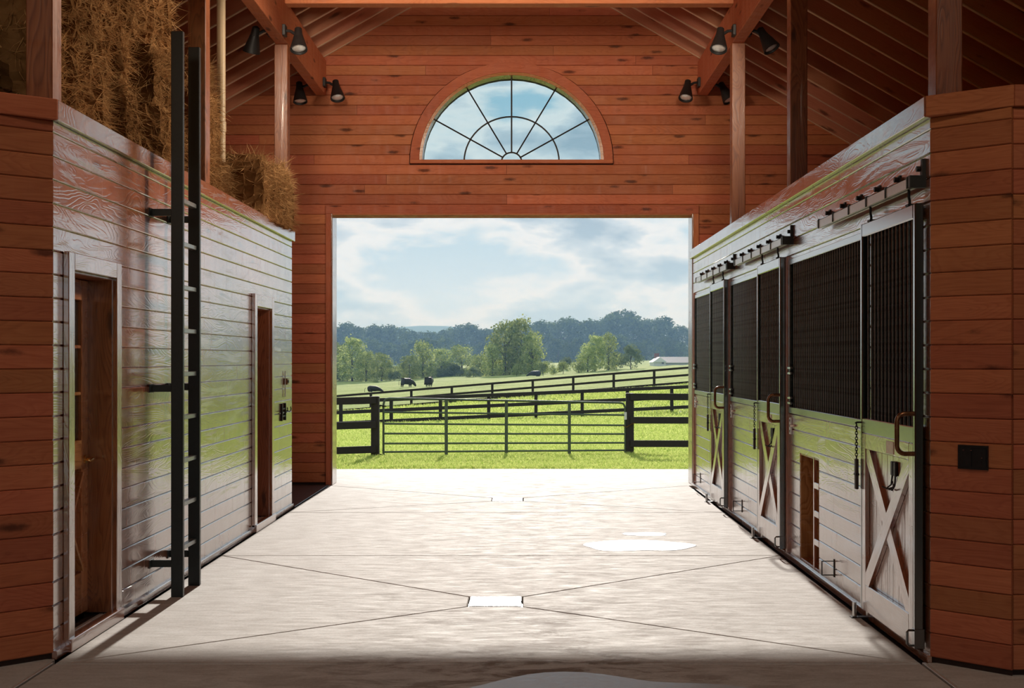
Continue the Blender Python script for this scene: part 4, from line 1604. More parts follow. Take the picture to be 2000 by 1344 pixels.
def track(i):
    y0, y1 = [(7.46, 9.85), (11.14, 13.75), (14.2, 16.85)][i]
    x0, x1 = 2.165, 2.215
    z0, z1 = 2.650, 2.705
    t = thing('door_track', (XR, (y0 + y1) / 2, z0), 'galvanised sliding door track with bolts above the %s stall door' % WHICH[i], 'door track', 'sliding door tracks')
    b = MB()
    th = 0.004
    b.box(x0, x0 + th, y0, y1, z0, z1).box(x1 - th, x1, y0, y1, z0, z1).box(x0, x1, y0, y1, z1 - th, z1)
    b.box(x0, x0 + 0.018, y0, y1, z0 - th, z0).box(x1 - 0.018, x1, y0, y1, z0 - th, z0)
    b.build('rail', M['galv'], t)
    n = 6
    for k in range(n):
        y = y0 + 0.06 + (y1 - y0 - 0.12) * k / (n - 1)
        s = MB().box(x0 - 0.004, XR, y - 0.014, y + 0.014, z1, z1 + 0.006).box(x0 - 0.006, x0, y - 0.010, y + 0.010, z0 - 0.005, z1 + 0.004)
        s.box(XR - 0.008, XR, y - 0.02, y + 0.02, z1, z1 + 0.075)
        s = s.build('bracket', M['iron'], t)
        MB().rod((XR, y, z1 + 0.05), (XR - 0.035, y, z1 + 0.05), 0.017, n=6).build('bolt', M['iron'], s)
    e = MB().box(x0 - 0.006, XR, y0 - 0.008, y0 + 0.03, z0 - 0.008, z1 + 0.006)
    e.box(XR - 0.02, XR, y0, y0 + 0.03, z1, z1 + 0.10)
    e.build('end_stop', M['iron'], t)


def chain(i):
    y = DOORS[i][1] + 0.015
    x = XR - 0.085
    t = thing('stall_chain', (x, y, 1.30), 'hanging stall chain ending in a dark leather strap at the %s stall door' % WHICH[i], 'chain', 'chains hanging by the stall doors')
    MB().tube([(XR, y, 1.27), (x, y, 1.27), (x - 0.008, y, 1.262)], 0.006, 6).build('hook', M['iron'], t)
    n = 13
    pitch = 0.0175
    for k in range(n):
        zc = 1.252 - k * pitch
        pts = []
        for q in range(10):
            a = 2 * math.pi * q / 10
            u, v = 0.008 * math.cos(a), 0.013 * math.sin(a)
            pts.append((x + (u if k % 2 else 0), y + (0 if k % 2 else u), zc + v))
        MB().tube(pts, 0.0027, 5, True).build('link', M['iron'], t)
    zb = 1.252 - n * pitch
    MB().box(x - 0.010, x + 0.010, y - 0.02, y + 0.02, zb - 0.19, zb + 0.008, 0.004).build('strap', M['strap'], t)
    MB().box(x - 0.013, x + 0.013, y - 0.024, y + 0.024, zb - 0.10, zb - 0.085, 0.002).build('keeper', M['iron'], t)


def floor_ring(y, i):
    x = XR - 0.005
    t = thing('tie_ring', (XR, y, 0.16), 'square iron tie ring low on the %s stall front' % WHICH[i], 'tie ring', 'square rings low on the stall fronts')
    d = 0.085
    MB().tube([(x + 0.004, y, 0.215), (x - d, y, 0.215), (x - d, y, 0.115), (x + 0.004, y, 0.115)], 0.006, 6, True).build('ring', M['iron'], t)
    MB().box(XR - 0.006, XR, y - 0.010, y + 0.010, 0.10, 0.23, 0.001).build('mount', M['iron'], t)


def roller(i):
    y = DOORS[i][1] + 0.01
    t = thing('guide_roller', (XD0, y, 0), 'small steel floor guide roller at the far foot of the %s stall door' % WHICH[i], 'guide roller', 'guide rollers at the stall doors')
    MB().rod((XD0 - 0.035, y, 0.0), (XD0 - 0.035, y, 0.10), 0.014, n=10).build('roller', M['chrome'], t)
    MB().rod((XD1 + 0.004, y, 0.0), (XD1 + 0.004, y, 0.10), 0.014, n=10).build('roller', M['chrome'], t)
    MB().box(XD0 - 0.06, XD1 + 0.012, y - 0.03, y + 0.03, -0.03, 0.006, 0.002).build('base', M['iron'], t)


for i in range(3):
    grille(i)
    stall_door(i)
    track(i)
    chain(i)
    roller(i)
for y, i in ((9.66, 0), (13.75, 1), (17.0, 2)):
    floor_ring(y, i)


# ------------------------------------------------------------------ loft posts, purlins, tie beams
def build_frame():
    pw = 0.15
    ZP = 5.21
    sides = ((-1, XL - 0.007 - pw / 2, 'left', (7.55, 11.15, 14.98)), (1, 2.315 + pw / 2, 'right', (7.56, 11.66, 14.92)))
    where = ('nearest', 'middle', 'farthest')
    for s, xc, nm, ys in sides:
        for k, y in enumerate(ys):
            o = timber('loft_post', (xc, y, 3.09), (xc, y, ZP), pw, pw, M['post'], c=0.006)
            tag(o, '%s square wooden loft post standing on the %s wall' % (where[k], nm), 'post', 'loft posts along the walls')
        px = (-2.785 - 2.65) / 2 if s < 0 else (2.318 + 2.455) / 2
        top = roof_z(px) - 0.03
        o = timber('purlin_beam', (px, ROOF_NEAR + 0.1, (ZP + top) / 2), (px, YF - 0.022, (ZP + top) / 2), 0.137, top - ZP, M['gable'], c=0.006)
        tag(o, 'deep roof beam running along the %s side of the aisle' % nm, 'beam', 'long roof beams')
    for y, lab in ((14.82, 'horizontal cross beam at the top of the picture before the gable'), (11.1, 'cross beam overhead near the middle loft posts'), (7.5, 'cross beam overhead near the nearest loft posts')):
        if y < 14:
            continue
        o = timber('tie_beam', (-2.65, y, 5.62 + 0.14), (2.318, y, 5.62 + 0.14), 0.18, 0.28, M['gable'], c=0.006)
        tag(o, lab, 'beam')


build_frame()


# ------------------------------------------------------------------ spotlights
def make_spot(aim, side, label, loc, watts=0.0, cone=80):
    """loc: point on the beam face; side: +1 lamp hangs to +x"""
    t = thing('spotlight', (0, 0, 0), label, 'spotlight', 'black spotlights on the roof beams')
    MB().box(0 if side > 0 else -0.03, 0.03 if side > 0 else 0, -0.05, 0.05, -0.05, 0.05, 0.004).build('junction_box', M['lamp_black'], t)
    piv = Vector((side * 0.145, -0.02, -0.055))
    MB().tube([(side * 0.03, 0, 0), (side * 0.07, -0.005, -0.005), tuple(piv)], 0.014, 8).build('arm', M['lamp_black'], t)
    d = Vector(aim).normalized()
    b0 = piv - d * 0.05
    prof = [(0.012, -0.045), (0.034, -0.03), (0.038, 0.03), (0.046, 0.06), (0.078, 0.185), (0.080, 0.20), (0.072, 0.20), (0.066, 0.175)]
    MB().lathe(prof, b0, d, 18).build('shade', M['lamp_black'], t, smooth=True, crease=40)
    MB().lathe([(0.0665, 0.172), (0.064, 0.181), (0.045, 0.190), (0.02, 0.194), (0.004, 0.195)], b0, d, 18).build('lens', M['lens'], t, smooth=True)
    MB().rod(piv - Vector((0, 0.045, 0)), piv + Vector((0, 0.045, 0)), 0.012, n=8).build('swivel', M['lamp_black'], t)
    if watts:  # only the added, unseen fill spotlights carry a light
        ld = bpy.data.lights.new('lamp', 'SPOT')
        ld.energy = watts
        ld.color = (1.0, 0.84, 0.66)
        ld.spot_size = math.radians(cone)
        ld.spot_blend = 0.8
        ld.shadow_soft_size = 0.4
        lo = bpy.data.objects.new('lamp', ld)
        COL.objects.link(lo)
        lo.parent = t
        lo.location = b0 + d * 0.27
        lo.rotation_euler = (-d).to_track_quat('Z', 'Y').to_euler()
    t.location = loc
    t.scale = (1.2, 1.2, 1.2)
    return t


make_spot((-0.28, 0.35, -1), -1, 'black spotlight on the outer face of the left beam near the far post', (-2.785, 14.62, 5.29))
make_spot((0.10, -0.45, -1), 1, 'black spotlight with visible lens, inner face of left beam near the far post', (-2.65, 14.62, 5.29))
make_spot((0.1, -0.25, -1), -1, 'black spotlight left of the left beam close to the gable wall', (-2.785, 17.55, 5.30))
make_spot((0.18, -0.45, -1), 1, 'black spotlight right of the left beam close to the gable wall', (-2.65, 17.55, 5.33))
make_spot((-0.15, -0.45, -1), -1, 'black spotlight with visible lens, inner face of right beam near the far post', (2.318, 14.62, 5.29))
make_spot((0.50, -0.35, -1), 1, 'black spotlight on the outer face of the right beam near the far post', (2.455, 14.62, 5.29))
make_spot((-0.18, -0.45, -1), -1, 'black spotlight left of the right beam close to the gable wall', (2.318, 17.55, 5.33))
make_spot((0.45, -0.35, -1), 1, 'black spotlight right of the right beam close to the gable wall', (2.455, 17.55, 5.30))
for yy, nm, wt in ((11.3, 'middle', 520.0),):  # added out-of-view spotlights, lit to brighten the gable
    for s, x, sd in ((1, -2.65, 'left'), (-1, 2.318, 'right')):
        make_spot((s * 0.36, 1.0, -0.16), s, 'added black fill spotlight on the %s beam overhead by the %s loft post' % (sd, nm), (x, yy, 5.36), wt)

make_spot((-1.0, -0.42, -0.27), -1, 'added black fill spotlight overhead on the right beam turned towards the hay', (2.318, 11.9, 5.36), 1250.0, 60)  # added unseen fill light for the tall hay stack
make_spot((-1.0, 0.12, -0.33), -1, 'added black fill spotlight overhead on the right beam turned to the far hay', (2.318, 12.5, 5.36), 850.0, 45)  # second added unseen fill light, for the far bales
for s_, x_, sd_ in ((1, -2.65, 'left'), (-1, 2.318, 'right')):  # added unseen pair, filling the near corners and foreground floor
    make_spot((s_ * 0.15, 0.75, -1.0), s_, 'added black fill spotlight overhead on the %s beam behind the camera' % sd_, (x_, 3.8, 5.36), 115.0, 110)

# cream pipe behind the hay
pp = thing('vent_pipe', (-2.96, 13.0, 3.10), 'cream plastic pipe rising from behind the hay to the rafters', 'pipe')
MB().rod((-2.96, 13.0, 3.10), (-2.96, 13.0, roof_z(-2.96) + 0.02), 0.042, n=18).build('pipe', M['pvc'], pp, smooth=True)
MB().rod((-2.96, 13.0, 3.9), (-2.96, 13.0, 4.0), 0.048, n=18).build('coupling', M['pvc'], pp, smooth=True)


# ------------------------------------------------------------------ hay
def hay_mesh(L, W, H, seed):
    """bale lying along y, made of upright flakes, rough all over"""
    r = np.random.default_rng(seed)
    nf = max(4, int(round(L / 0.125)))
    ny, nx, nz = nf * 5 + 1, 5, 9
    vs, idx, fs = [], {}, []
    fo = r.uniform(-0.035, 0.045, nf + 1)
    fz = r.uniform(-0.03, 0.045, nf + 1)

    def P(i, j, k):
        key = (i, j, k)
        if key in idx:
            return idx[key]
        u, v, w = i / (nx - 1) - 0.5, j / (ny - 1) - 0.5, k / (nz - 1)
        q = (j / (ny - 1)) * nf
        fl = min(int(q), nf - 1)
        ph = q - fl
        bulge = math.sin(math.pi * ph) ** 0.6
        sx = (W * u) * (0.84 + 0.20 * bulge) + (fo[fl] if u > 0 else -fo[fl]) * 2 * abs(u) * bulge
        zz = H * w
        if w > 0.5:
            zz += (fz[fl] + 0.02 * bulge - 0.02) * (w - 0.5) * 2
        rd = 1 - 0.10 * (abs(2 * w - 1) ** 4)
        p = [sx * rd + r.normal(0, 0.010), L * v + r.normal(0, 0.008), max(0.0, zz + r.normal(0, 0.010))]
        idx[key] = len(vs)
        vs.append(p)
        return idx[key]
    for i in range(nx - 1):
        for j in range(ny - 1):
            fs.append((P(i, j, nz - 1), P(i + 1, j, nz - 1), P(i + 1, j + 1, nz - 1), P(i, j + 1, nz - 1)))
            fs.append((P(i, j, 0), P(i, j + 1, 0), P(i + 1, j + 1, 0), P(i + 1, j, 0)))
    for k in range(nz - 1):
        for j in range(ny - 1):
            fs.append((P(nx - 1, j, k), P(nx - 1, j + 1, k), P(nx - 1, j + 1, k + 1), P(nx - 1, j, k + 1)))
            fs.append((P(0, j, k), P(0, j, k + 1), P(0, j + 1, k + 1), P(0, j + 1, k)))
        for i in range(nx - 1):
            fs.append((P(i, 0, k), P(i + 1, 0, k), P(i + 1, 0, k + 1), P(i, 0, k + 1)))
            fs.append((P(i, ny - 1, k), P(i, ny - 1, k + 1), P(i + 1, ny - 1, k + 1), P(i + 1, ny - 1, k)))
    # loose stems
    A = np.array(vs)
    n = 5200
    pick = A[r.integers(0, len(A), n)]
    out = pick / np.array([W / 2, L / 2, H / 2]) - np.array([0, 0, 1])
    out = out / (np.linalg.norm(out, axis=1, keepdims=True) + 1e-6)
    d = out * r.uniform(0.1, 0.9, (n, 1)) + r.normal(0, 0.55, (n, 3)) + np.array([0, 0, -0.25])
    d /= np.linalg.norm(d, axis=1, keepdims=True)
    ln = r.uniform(0.04, 0.17, (n, 1))
    side = np.cross(d, r.normal(0, 1, (n, 3)))
    side /= np.linalg.norm(side, axis=1, keepdims=True)
    wd = r.uniform(0.0010, 0.0024, (n, 1))
    p0 = pick - d * 0.012
    bend = r.normal(0, 0.18, (n, 3)) * ln
    mid = p0 + d * ln * 0.55 + bend * 0.4
    tip = p0 + d * ln + bend
    S = np.stack([p0 - side * wd, p0 + side * wd, mid + side * wd, mid - side * wd, tip], 1)
    S[:, :, 2] = np.maximum(S[:, :, 2], 0.002)
    sv = S.reshape(-1, 3)
    sf = []
    for q in range(n):
        b = q * 5
        sf += [(b, b + 1, b + 2, b + 3), (b + 3, b + 2, b + 4)]
    return vs, fs, sv.tolist(), sf


def build_hay():
    protos = []
    for k, (L, W, H) in enumerate(((0.98, 0.46, 0.47), (1.02, 0.48, 0.45), (0.95, 0.45, 0.50))):
        vs, fs, sv, sf = hay_mesh(L, W, H, 100 + k)
        m1 = bpy.data.meshes.new('hay_body')
        m1.from_pydata([tuple(v) for v in vs], [], fs)
        m1.materials.append(M['hay'])
        m2 = bpy.data.meshes.new('loose_stems')
        m2.from_pydata([tuple(v) for v in sv], [], sf)
        m2.materials.append(M['straw'])
        protos.append((m1, m2))
    r = random.Random(77)
    g = 'hay bales stacked on the left loft'

    def bale(x, y, z, label, rz=0.0, rx=0.0, k=None, sc=(1, 1, 1)):
        m1, m2 = protos[r.randrange(3) if k is None else k]
        t = thing('hay_bale', (x, y, z), label, 'hay bale', g)
        t.rotation_euler = (rx, 0, rz + r.choice((0, math.pi)) if rx == 0 else rz)
        t.scale = sc
        for nm, me in (('body', m1), ('loose_stems', m2)):
            o = bpy.data.objects.new(nm, me)
            COL.objects.link(o)
            o.parent = t
            if nm == 'loose_stems':
                o['kind'] = 'stuff'
    xf = -3.03
    ht = 0.455
    ysA = [8.18, 9.18, 10.18]
    lay = ('bottom', 'second', 'third', 'fourth', 'top')
    for c, y in enumerate(ysA):
        for l in range([4, 4, 3][c]):
            bale(xf + r.uniform(-0.04, 0.05) - 0.03 * l, y + r.uniform(-0.05, 0.05), 3.10 + ht * l,
                 'brown hay bale in the %s layer of the tall stack, %s column' % (lay[l], ('column nearest the camera', 'middle', 'column beside the ladder')[c].replace('column ', '')),
                 r.uniform(-0.06, 0.06), sc=(1, 1, 1))
    # second row behind the tall stack
    for c, y in enumerate((8.3, 9.3, 10.3)):
        for l in range(3):
            bale(xf - 0.58 + r.uniform(-0.03, 0.03), y, 3.10 + ht * l, 'shaded hay bale hidden in the second row of the tall stack, %s layer, %s' % (lay[l], ('near end', 'centre', 'far end')[c]), r.uniform(-0.05, 0.05))
    # beyond the middle post
    for l in range(2):
        bale(xf - 0.02, 11.75, 3.10 + ht * l, 'hay bale just beyond the middle loft post, %s' % ('on the loft floor', 'raised on another bale')[l], r.uniform(-0.08, 0.08))
    bale(xf - 0.12, 12.15, 3.10 + 2 * ht, 'topmost hay bale leaning by the cream pipe', 0.15, sc=(1, 0.75, 0.8))
    bale(xf - 0.10, 12.75, 3.10, 'low hay bale at the foot of the cream pipe', 0.1)
    bale(xf - 0.25, 12.75, 3.10 + ht, 'hay bale tipped against the cream pipe', 0.12, sc=(0.9, 0.8, 0.95))
    bale(-2.86, 13.75, 3.10, 'golden hay bale between the cream pipe and the far loft post', -0.06, sc=(1.1, 1.05, 1.25))
    bale(-2.84, 14.58, 3.10, 'golden hay bale against the far loft post at the loft end', 0.05, sc=(1.0, 0.8, 1.2))
    # pile left of the nearest post
    bale(-3.35, 7.72, 3.10, 'flat hay bale beside the nearest left loft post', 1.2, sc=(1, 0.8, 0.55))
    bale(-3.75, 8.05, 3.35, 'dark hay bale at the extreme left edge above the angled corner', 1.4)
    bale(-3.75, 8.05, 3.80, 'dark hay bale high at the extreme left edge of the picture', 1.5)


build_hay()


# loose wisps of hay spilled over the loft edge
def wisps():
    r = np.random.default_rng(5)
    n = 1500
    y = np.concatenate([r.uniform(7.7, 11.0, 500), r.uniform(11.2, 15.1, 1000)])
    x = r.uniform(-2.86, -2.62, n)
    z = 3.135 + r.uniform(0, 0.05, n) * (x < -2.66)
    over = x > -2.66
    p = np.stack([x, y, z], 1)
    d = r.normal(0, 1, (n, 3)) * np.array([0.6, 1, 0.35])
    d[over, 2] -= 0.8
    d[over, 0] = np.abs(d[over, 0]) * 0.5
    d /= np.linalg.norm(d, axis=1, keepdims=True)
    ln = r.uniform(0.03, 0.12, (n, 1))
    s = np.cross(d, r.normal(0, 1, (n, 3)))
    s /= np.linalg.norm(s, axis=1, keepdims=True)
    w = 0.0018
    tip = p + d * ln
    S = np.stack([p - s * w, p + s * w, tip], 1).reshape(-1, 3)
    o = new_obj('loose_hay', S.tolist(), [(3 * k, 3 * k + 1, 3 * k + 2) for k in range(n)], M['straw'])
    tag(o, 'loose wisps of hay spilled along the left loft edge', 'hay', kind='stuff')


wisps()

# odds and ends on the right loft
bx = thing('storage_crate', (3.02, 8.3, 3.1), 'dark crate with a pale lit edge on the right loft by the near post', 'crate')


def crate():
    R = Matrix.Translation((2.95, 8.25, 3.13)) @ Matrix.Rotation(0.5, 4, 'Z') @ Matrix.Rotation(0.42, 4, 'Y')

    def p(nm, b, mat):
        new_obj(nm, b.v, b.f, M[mat], bx, R)
    p('base', MB().box(-0.02, 0.36, -0.2, 0.2, 0.0, 0.025, 0.002), 'door_wood')
    p('side', MB().box(-0.02, 0.36, -0.2, -0.18, 0.025, 0.22, 0.002), 'strap')
    p('side', MB().box(-0.02, 0.36, 0.18, 0.2, 0.025, 0.22, 0.002), 'strap')
    p('end', MB().box(-0.02, 0.0, -0.18, 0.18, 0.025, 0.22, 0.002), 'strap')
    p('end', MB().box(0.34, 0.36, -0.18, 0.18, 0.025, 0.22, 0.002), 'strap')
    p('lid', MB().box(-0.03, 0.37, -0.21, 0.21, 0.22, 0.24, 0.002), 'strap')


crate()


# ------------------------------------------------------------------ outside: fences and gate
def fence(path, tops, hgt, spacing, label, rails=3, pw=0.13, rw=0.14, depth=0.035):
    """post-and-board fence along path [(x, y)] with interpolated ground"""
    (xa, ya), (xb, yb) = path
    L = math.hypot(xb - xa, yb - ya)
    n = max(1, int(round(L / spacing)))
    t = thing('board_fence', (xa, ya, gz(xa, ya)), label, 'fence')
    prev = None
    ang = math.atan2(yb - ya, xb - xa)
    for k in range(n + 1):
        f = k / n
        x, y = xa + (xb - xa) * f, ya + (yb - ya) * f
        z = gz(x, y)
        zt = tops[0] + (tops[1] - tops[0]) * f
        timber('post', (x, y, z - 0.1), (x, y, zt), pw, pw, M['fence'], t, 0.008)
        if prev:
            px, py, pz = prev
            nx, ny = math.sin(ang), -math.cos(ang)
            o = (pw / 2 + depth / 2)
            for q in range(rails):
                dz = 0.07 + (hgt - 0.28) * q / (rails - 1)
                timber('rail', (px + nx * o, py + ny * o, pz - dz), (x + nx * o, y + ny * o, zt - dz), depth, rw, M['fence'], t, 0.004)
        prev = (x, y, zt)


def px_point(px, py, Y):
    s = FPX / Y
    return ((px - 1024) / s, Y, EYE + (702 - py) / s)


def two(pa, pb, Ya, Yb):
    a, b = px_point(*pa, Ya), px_point(*pb, Yb)
    return ((a[0], a[1]), (b[0], b[1])), (a[2], b[2])


# long fences in the pasture (ends run past the frame)
p, tp = two((250, 805), (1752, 683), 93, 93)
fence(p, tp, 1.30, 2.80, 'farthest black board fence climbing the pasture to the right', rw=0.15, pw=0.17)
p, tp = two((250, 799), (1720, 737), 60, 71)
fence(p, tp, 1.30, 2.42, 'middle black board fence crossing the pasture behind the gate', rw=0.17, pw=0.16)
p, tp = two((-120, 798), (733, 774), 23.5, 25)
fence(p, (tp[0], tp[1]), 1.20, 2.4, 'near black board fence left of the green gate', pw=0.15, rw=0.135)
p, tp = two((1230, 768), (2300, 772), 26.8, 27.2)
fence(p, (tp[0], tp[1]), 1.22, 2.6, 'near black board fence right of the green gate', pw=0.155, rw=0.135)


def gate():
    A = Vector(px_point(749, 778, 25.05))
    B = Vector(px_point(1221, 787, 26.75))
    A0 = Vector(px_point(749, 896, 25.05))
    B0 = Vector(px_point(1221, 891, 26.75))
    t = thing('farm_gate', ((A0 + B0) / 2)[:], 'long green tubular steel farm gate hung between two black posts', 'gate')
    r = 0.020
    rc = 0.12

    def pt(u, w):
        bot = A0.lerp(B0, u)
        top = A.lerp(B, u)
        return bot.lerp(top, w)
    Lg = (B - A).length
    eu = rc / Lg
    ew = rc / (A - A0).length
    pts = [pt(0, 0.0), pt(0, 1 - ew), pt(eu * 0.12, 1 - ew * 0.5), pt(eu * 0.4, 1 - ew * 0.12), pt(eu, 1.0), pt(0.33, 1), pt(0.66, 1),
           pt(1 - eu, 1.0), pt(1 - eu * 0.4, 1 - ew * 0.12), pt(1 - eu * 0.12, 1 - ew * 0.5), pt(1, 1 - ew), pt(1, 0.0)]
    MB().tube(pts, r * 1.05, 8).build('hoop_frame', M['gate'], t, smooth=True, crease=60)
    for w in (0.0, 0.11, 0.25, 0.415, 0.578, 0.77):
        MB().rod(pt(0, w), pt(1, w), r * 0.9, n=8).build('rail', M['gate'], t, smooth=True)
    for u in (0.2475, 0.492, 0.757):
        a, b = pt(u, -0.01), pt(u, 0.985)
        timber('stay', a + Vector((0, -0.02, 0)), b + Vector((0, -0.02, 0)), 0.012, 0.062, M['gate'], t, 0.002, up=(1, 0, 0))
    for w in (0.06, 0.87):
        q = pt(0, w)
        MB().tube([q + Vector((-0.10, 0, 0.0)), q + Vector((-0.05, -0.02, 0.015)), q + Vector((0, -0.025, 0)), q + Vector((0.05, -0.02, 0.0))], 0.013, 6).build('hinge', M['iron'], t)
    q = pt(1, 0.78)
    MB().box(q.x - 0.02, q.x + 0.03, q.y - 0.035, q.y - 0.02, q.z - 0.10, q.z + 0.05).build('latch_tag', M['housewhite'], t)
    MB().tube([q + Vector((-0.05, -0.03, -0.22)), q + Vector((0.03, -0.05, -0.25)), q + Vector((0.12, -0.06, -0.19)), q + Vector((0.2, -0.1, -0.16))], 0.009, 6).build('chain', M['bronze'], t)


gate()


# ------------------------------------------------------------------ grass
def grass():
    r = np.random.default_rng(3)
    P = []
    for y0, y1, dens in ((20.36, 21.6, 2600), (21.6, 28, 1300), (28, 40, 520), (40, 62, 150), (62, 92, 40)):
        w = lambda y: 0.155 * y + 1.5
        area = (w(y0) + w(y1)) * (y1 - y0)
        n = int(area * dens)
        y = r.uniform(y0, y1, n)
        x = r.uniform(-1, 1, n) * (0.155 * y + 1.5)
        P.append(np.stack([x, y], 1))
    P = np.concatenate(P)
    clump = np.sin(P[:, 0] * 3.1 + 1.3 * np.sin(P[:, 1] * 2.2)) * np.sin(P[:, 1] * 2.7 + np.sin(P[:, 0] * 1.9))
    n = len(P)
    far = np.clip((P[:, 1] - 21) / 40, 0, 1.5)
    h = (0.055 + 0.05 * r.random(n) + 0.03 * np.clip(clump, -0.5, 1)) * (1 + 0.9 * far)
    h *= np.clip((P[:, 1] - 20.30) / 0.5, 0.45, 1)
    wd = (0.004 + 0.004 * r.random(n)) * (1 + 2.4 * far)
    z = ground_z(P[:, 0], P[:, 1])
    a = r.uniform(0, 2 * np.pi, n)
    s = np.stack([np.cos(a), np.sin(a), np.zeros(n)], 1)
    lean = r.normal(0, 0.45, (n, 2)) * h[:, None]
    base = np.stack([P[:, 0], P[:, 1], z - 0.01], 1)
    mid = base + np.stack([lean[:, 0] * 0.3, lean[:, 1] * 0.3, h * 0.6], 1)
    tip = base + np.stack([lean[:, 0], lean[:, 1], h], 1)
    V = np.stack([base - s * wd[:, None], base + s * wd[:, None], mid + s * wd[:, None] * 0.8, mid - s * wd[:, None] * 0.8, tip], 1).reshape(-1, 3)
    me = bpy.data.meshes.new('grass')
    nv = len(V)
    me.vertices.add(nv)
    me.vertices.foreach_set('co', V.astype(np.float32).ravel())
    b = np.arange(n) * 5
    loops = np.stack([b, b + 1, b + 2, b + 3, b + 3, b + 2, b + 4], 1).ravel()
    me.loops.add(len(loops))
    me.loops.foreach_set('vertex_index', loops.astype(np.int32))
    me.polygons.add(2 * n)
    st = np.stack([np.arange(n) * 7, np.arange(n) * 7 + 4], 1).ravel()
    me.polygons.foreach_set('loop_start', st.astype(np.int32))
    me.update(calc_edges=True)
    me.validate()
    me.materials.append(M['grass'])
    o = bpy.data.objects.new('grass', me)
    COL.objects.link(o)
    tag(o, 'bright green backlit grass growing beyond the concrete apron', 'grass', kind='stuff')


grass()


# ------------------------------------------------------------------ trees
def crown_mesh(name, lobes, leaf, per, mat, seed):
    r = np.random.default_rng(seed)
    allV = []
    for (cx, cy, cz, rx, rz) in lobes:
        n = int(per * (rx / 0.2) ** 1.6)
        d = r.normal(0, 1, (n, 3))
        d /= np.linalg.norm(d, axis=1, keepdims=True)
        rad = r.uniform(0.55, 1.06, (n, 1)) ** 0.6
        c = np.array([cx, cy, cz]) + d * rad * np.array([rx, rx, rz])
        nn = d + r.normal(0, 0.55, (n, 3))
        nn /= np.linalg.norm(nn, axis=1, keepdims=True)
        u = np.cross(nn, r.normal(0, 1, (n, 3)))
        u /= np.linalg.norm(u, axis=1, keepdims=True)
        v = np.cross(nn, u)
        sz = leaf * r.uniform(0.55, 1.35, (n, 1))
        allV.append(np.stack([c - u * sz, c - v * sz * 0.7 + nn * sz * 0.15, c + u * sz, c + v * sz * 0.7 - nn * sz * 0.15], 1).reshape(-1, 3))
    V = np.concatenate(allV)
    n = len(V) // 4
    me = bpy.data.meshes.new(name)
    me.from_pydata(V.tolist(), [], [(4 * k, 4 * k + 1, 4 * k + 2, 4 * k + 3) for k in range(n)])
    me.materials.append(mat)
    return me


def make_lobes(seed, n, shape):
    """unit tree: height 1, crown within shape(z) radius"""
    r = random.Random(seed)
    L = []
    for k in range(n):
        z = r.uniform(shape['z0'], shape['z1'])
        f = (z - shape['z0']) / (shape['z1'] - shape['z0'])
        R = shape['r'] * (math.sin(math.pi * (0.24 + 0.68 * f)) ** 0.7)
        a = r.uniform(0, 2 * math.pi)
        q = R * math.sqrt(r.uniform(0.15, 1.0))
        s = r.uniform(*shape['s'])
        L.append((q * math.cos(a), q * math.sin(a), z, s, s * r.uniform(0.7, 1.0)))
    return L


def trunk_mesh(name, seed, h, r0):
    r = random.Random(seed)
    mb = MB()
    mb.tube([(0, 0, -0.03), (0.01, 0.005, h * 0.4), (0.0, 0.01, h)], [r0 * 1.25, r0, r0 * 0.5], 7)
    for k in range(6):
        a = r.uniform(0, 6.28)
        z = h * r.uniform(0.35, 0.85)
        q = r.uniform(0.10, 0.2)
        mb.tube([(0, 0, z), (q * 0.5 * math.cos(a), q * 0.5 * math.sin(a), z + 0.10), (q * math.cos(a), q * math.sin(a), z + 0.24)], [r0 * 0.5, r0 * 0.35, r0 * 0.12], 5)
    me = bpy.data.meshes.new(name)
    me.from_pydata([tuple(v) for v in mb.v], [], mb.f)
    me.materials.append(M['bark'])
    return me


SH_BROAD = dict(z0=0.06, z1=0.90, r=0.33, s=(0.09, 0.16))
SH_TALL = dict(z0=0.06, z1=0.92, r=0.28, s=(0.08, 0.14))
SH_BUSH = dict(z0=0.18, z1=0.78, r=0.52, s=(0.16, 0.26))
TREES = {}


def proto(kind, variant, mat, shape, n, leaf, per):
    key = (kind, variant)
    sd = {'light': 10, 'wood': 40, 'bush': 70, 'willow': 90}[kind] + variant
    TREES[key] = (crown_mesh('crown', make_lobes(sd, n, shape), leaf, per, M[mat], sd), trunk_mesh('trunk', sd, 0.62, 0.022))


for v in range(3):
    proto('light', v, 'leaf_light', (SH_BROAD, SH_TALL, SH_BROAD)[v], 74, 0.021, 95)
    proto('wood', v, 'leaf_dark', (SH_TALL, SH_BROAD, SH_TALL)[v], 74, 0.025, 95)
for v in range(2):
    proto('bush', v, 'leaf_light', SH_BUSH, 22, 0.040, 70)
    proto('willow', v, 'leaf_grey', SH_BUSH, 26, 0.034, 80)


def tree(kind, v, px, base, top, Y, label, group, name, wide=1.0, rz=None):
    s = FPX / Y
    x = (px - 1024) / s
    z0 = EYE + (702 - base) / s
    g = gz(x, Y)
    z0 = min(z0, g) if kind != 'wood' else g
    h = EYE + (702 - top) / s - z0
    t = thing(name, (x, Y, z0), label, 'tree' if kind in ('light', 'wood') else 'bush', group)
    t.scale = (h * wide, h * wide, h)
    t.rotation_euler = (0, 0, px * 0.37 if rz is None else rz)
    c, k = TREES[(kind, v)]
    for nm, me in (('crown', c), ('trunk', k)):
        o = bpy.data.objects.new(nm, me)
        COL.objects.link(o)
        o.parent = t


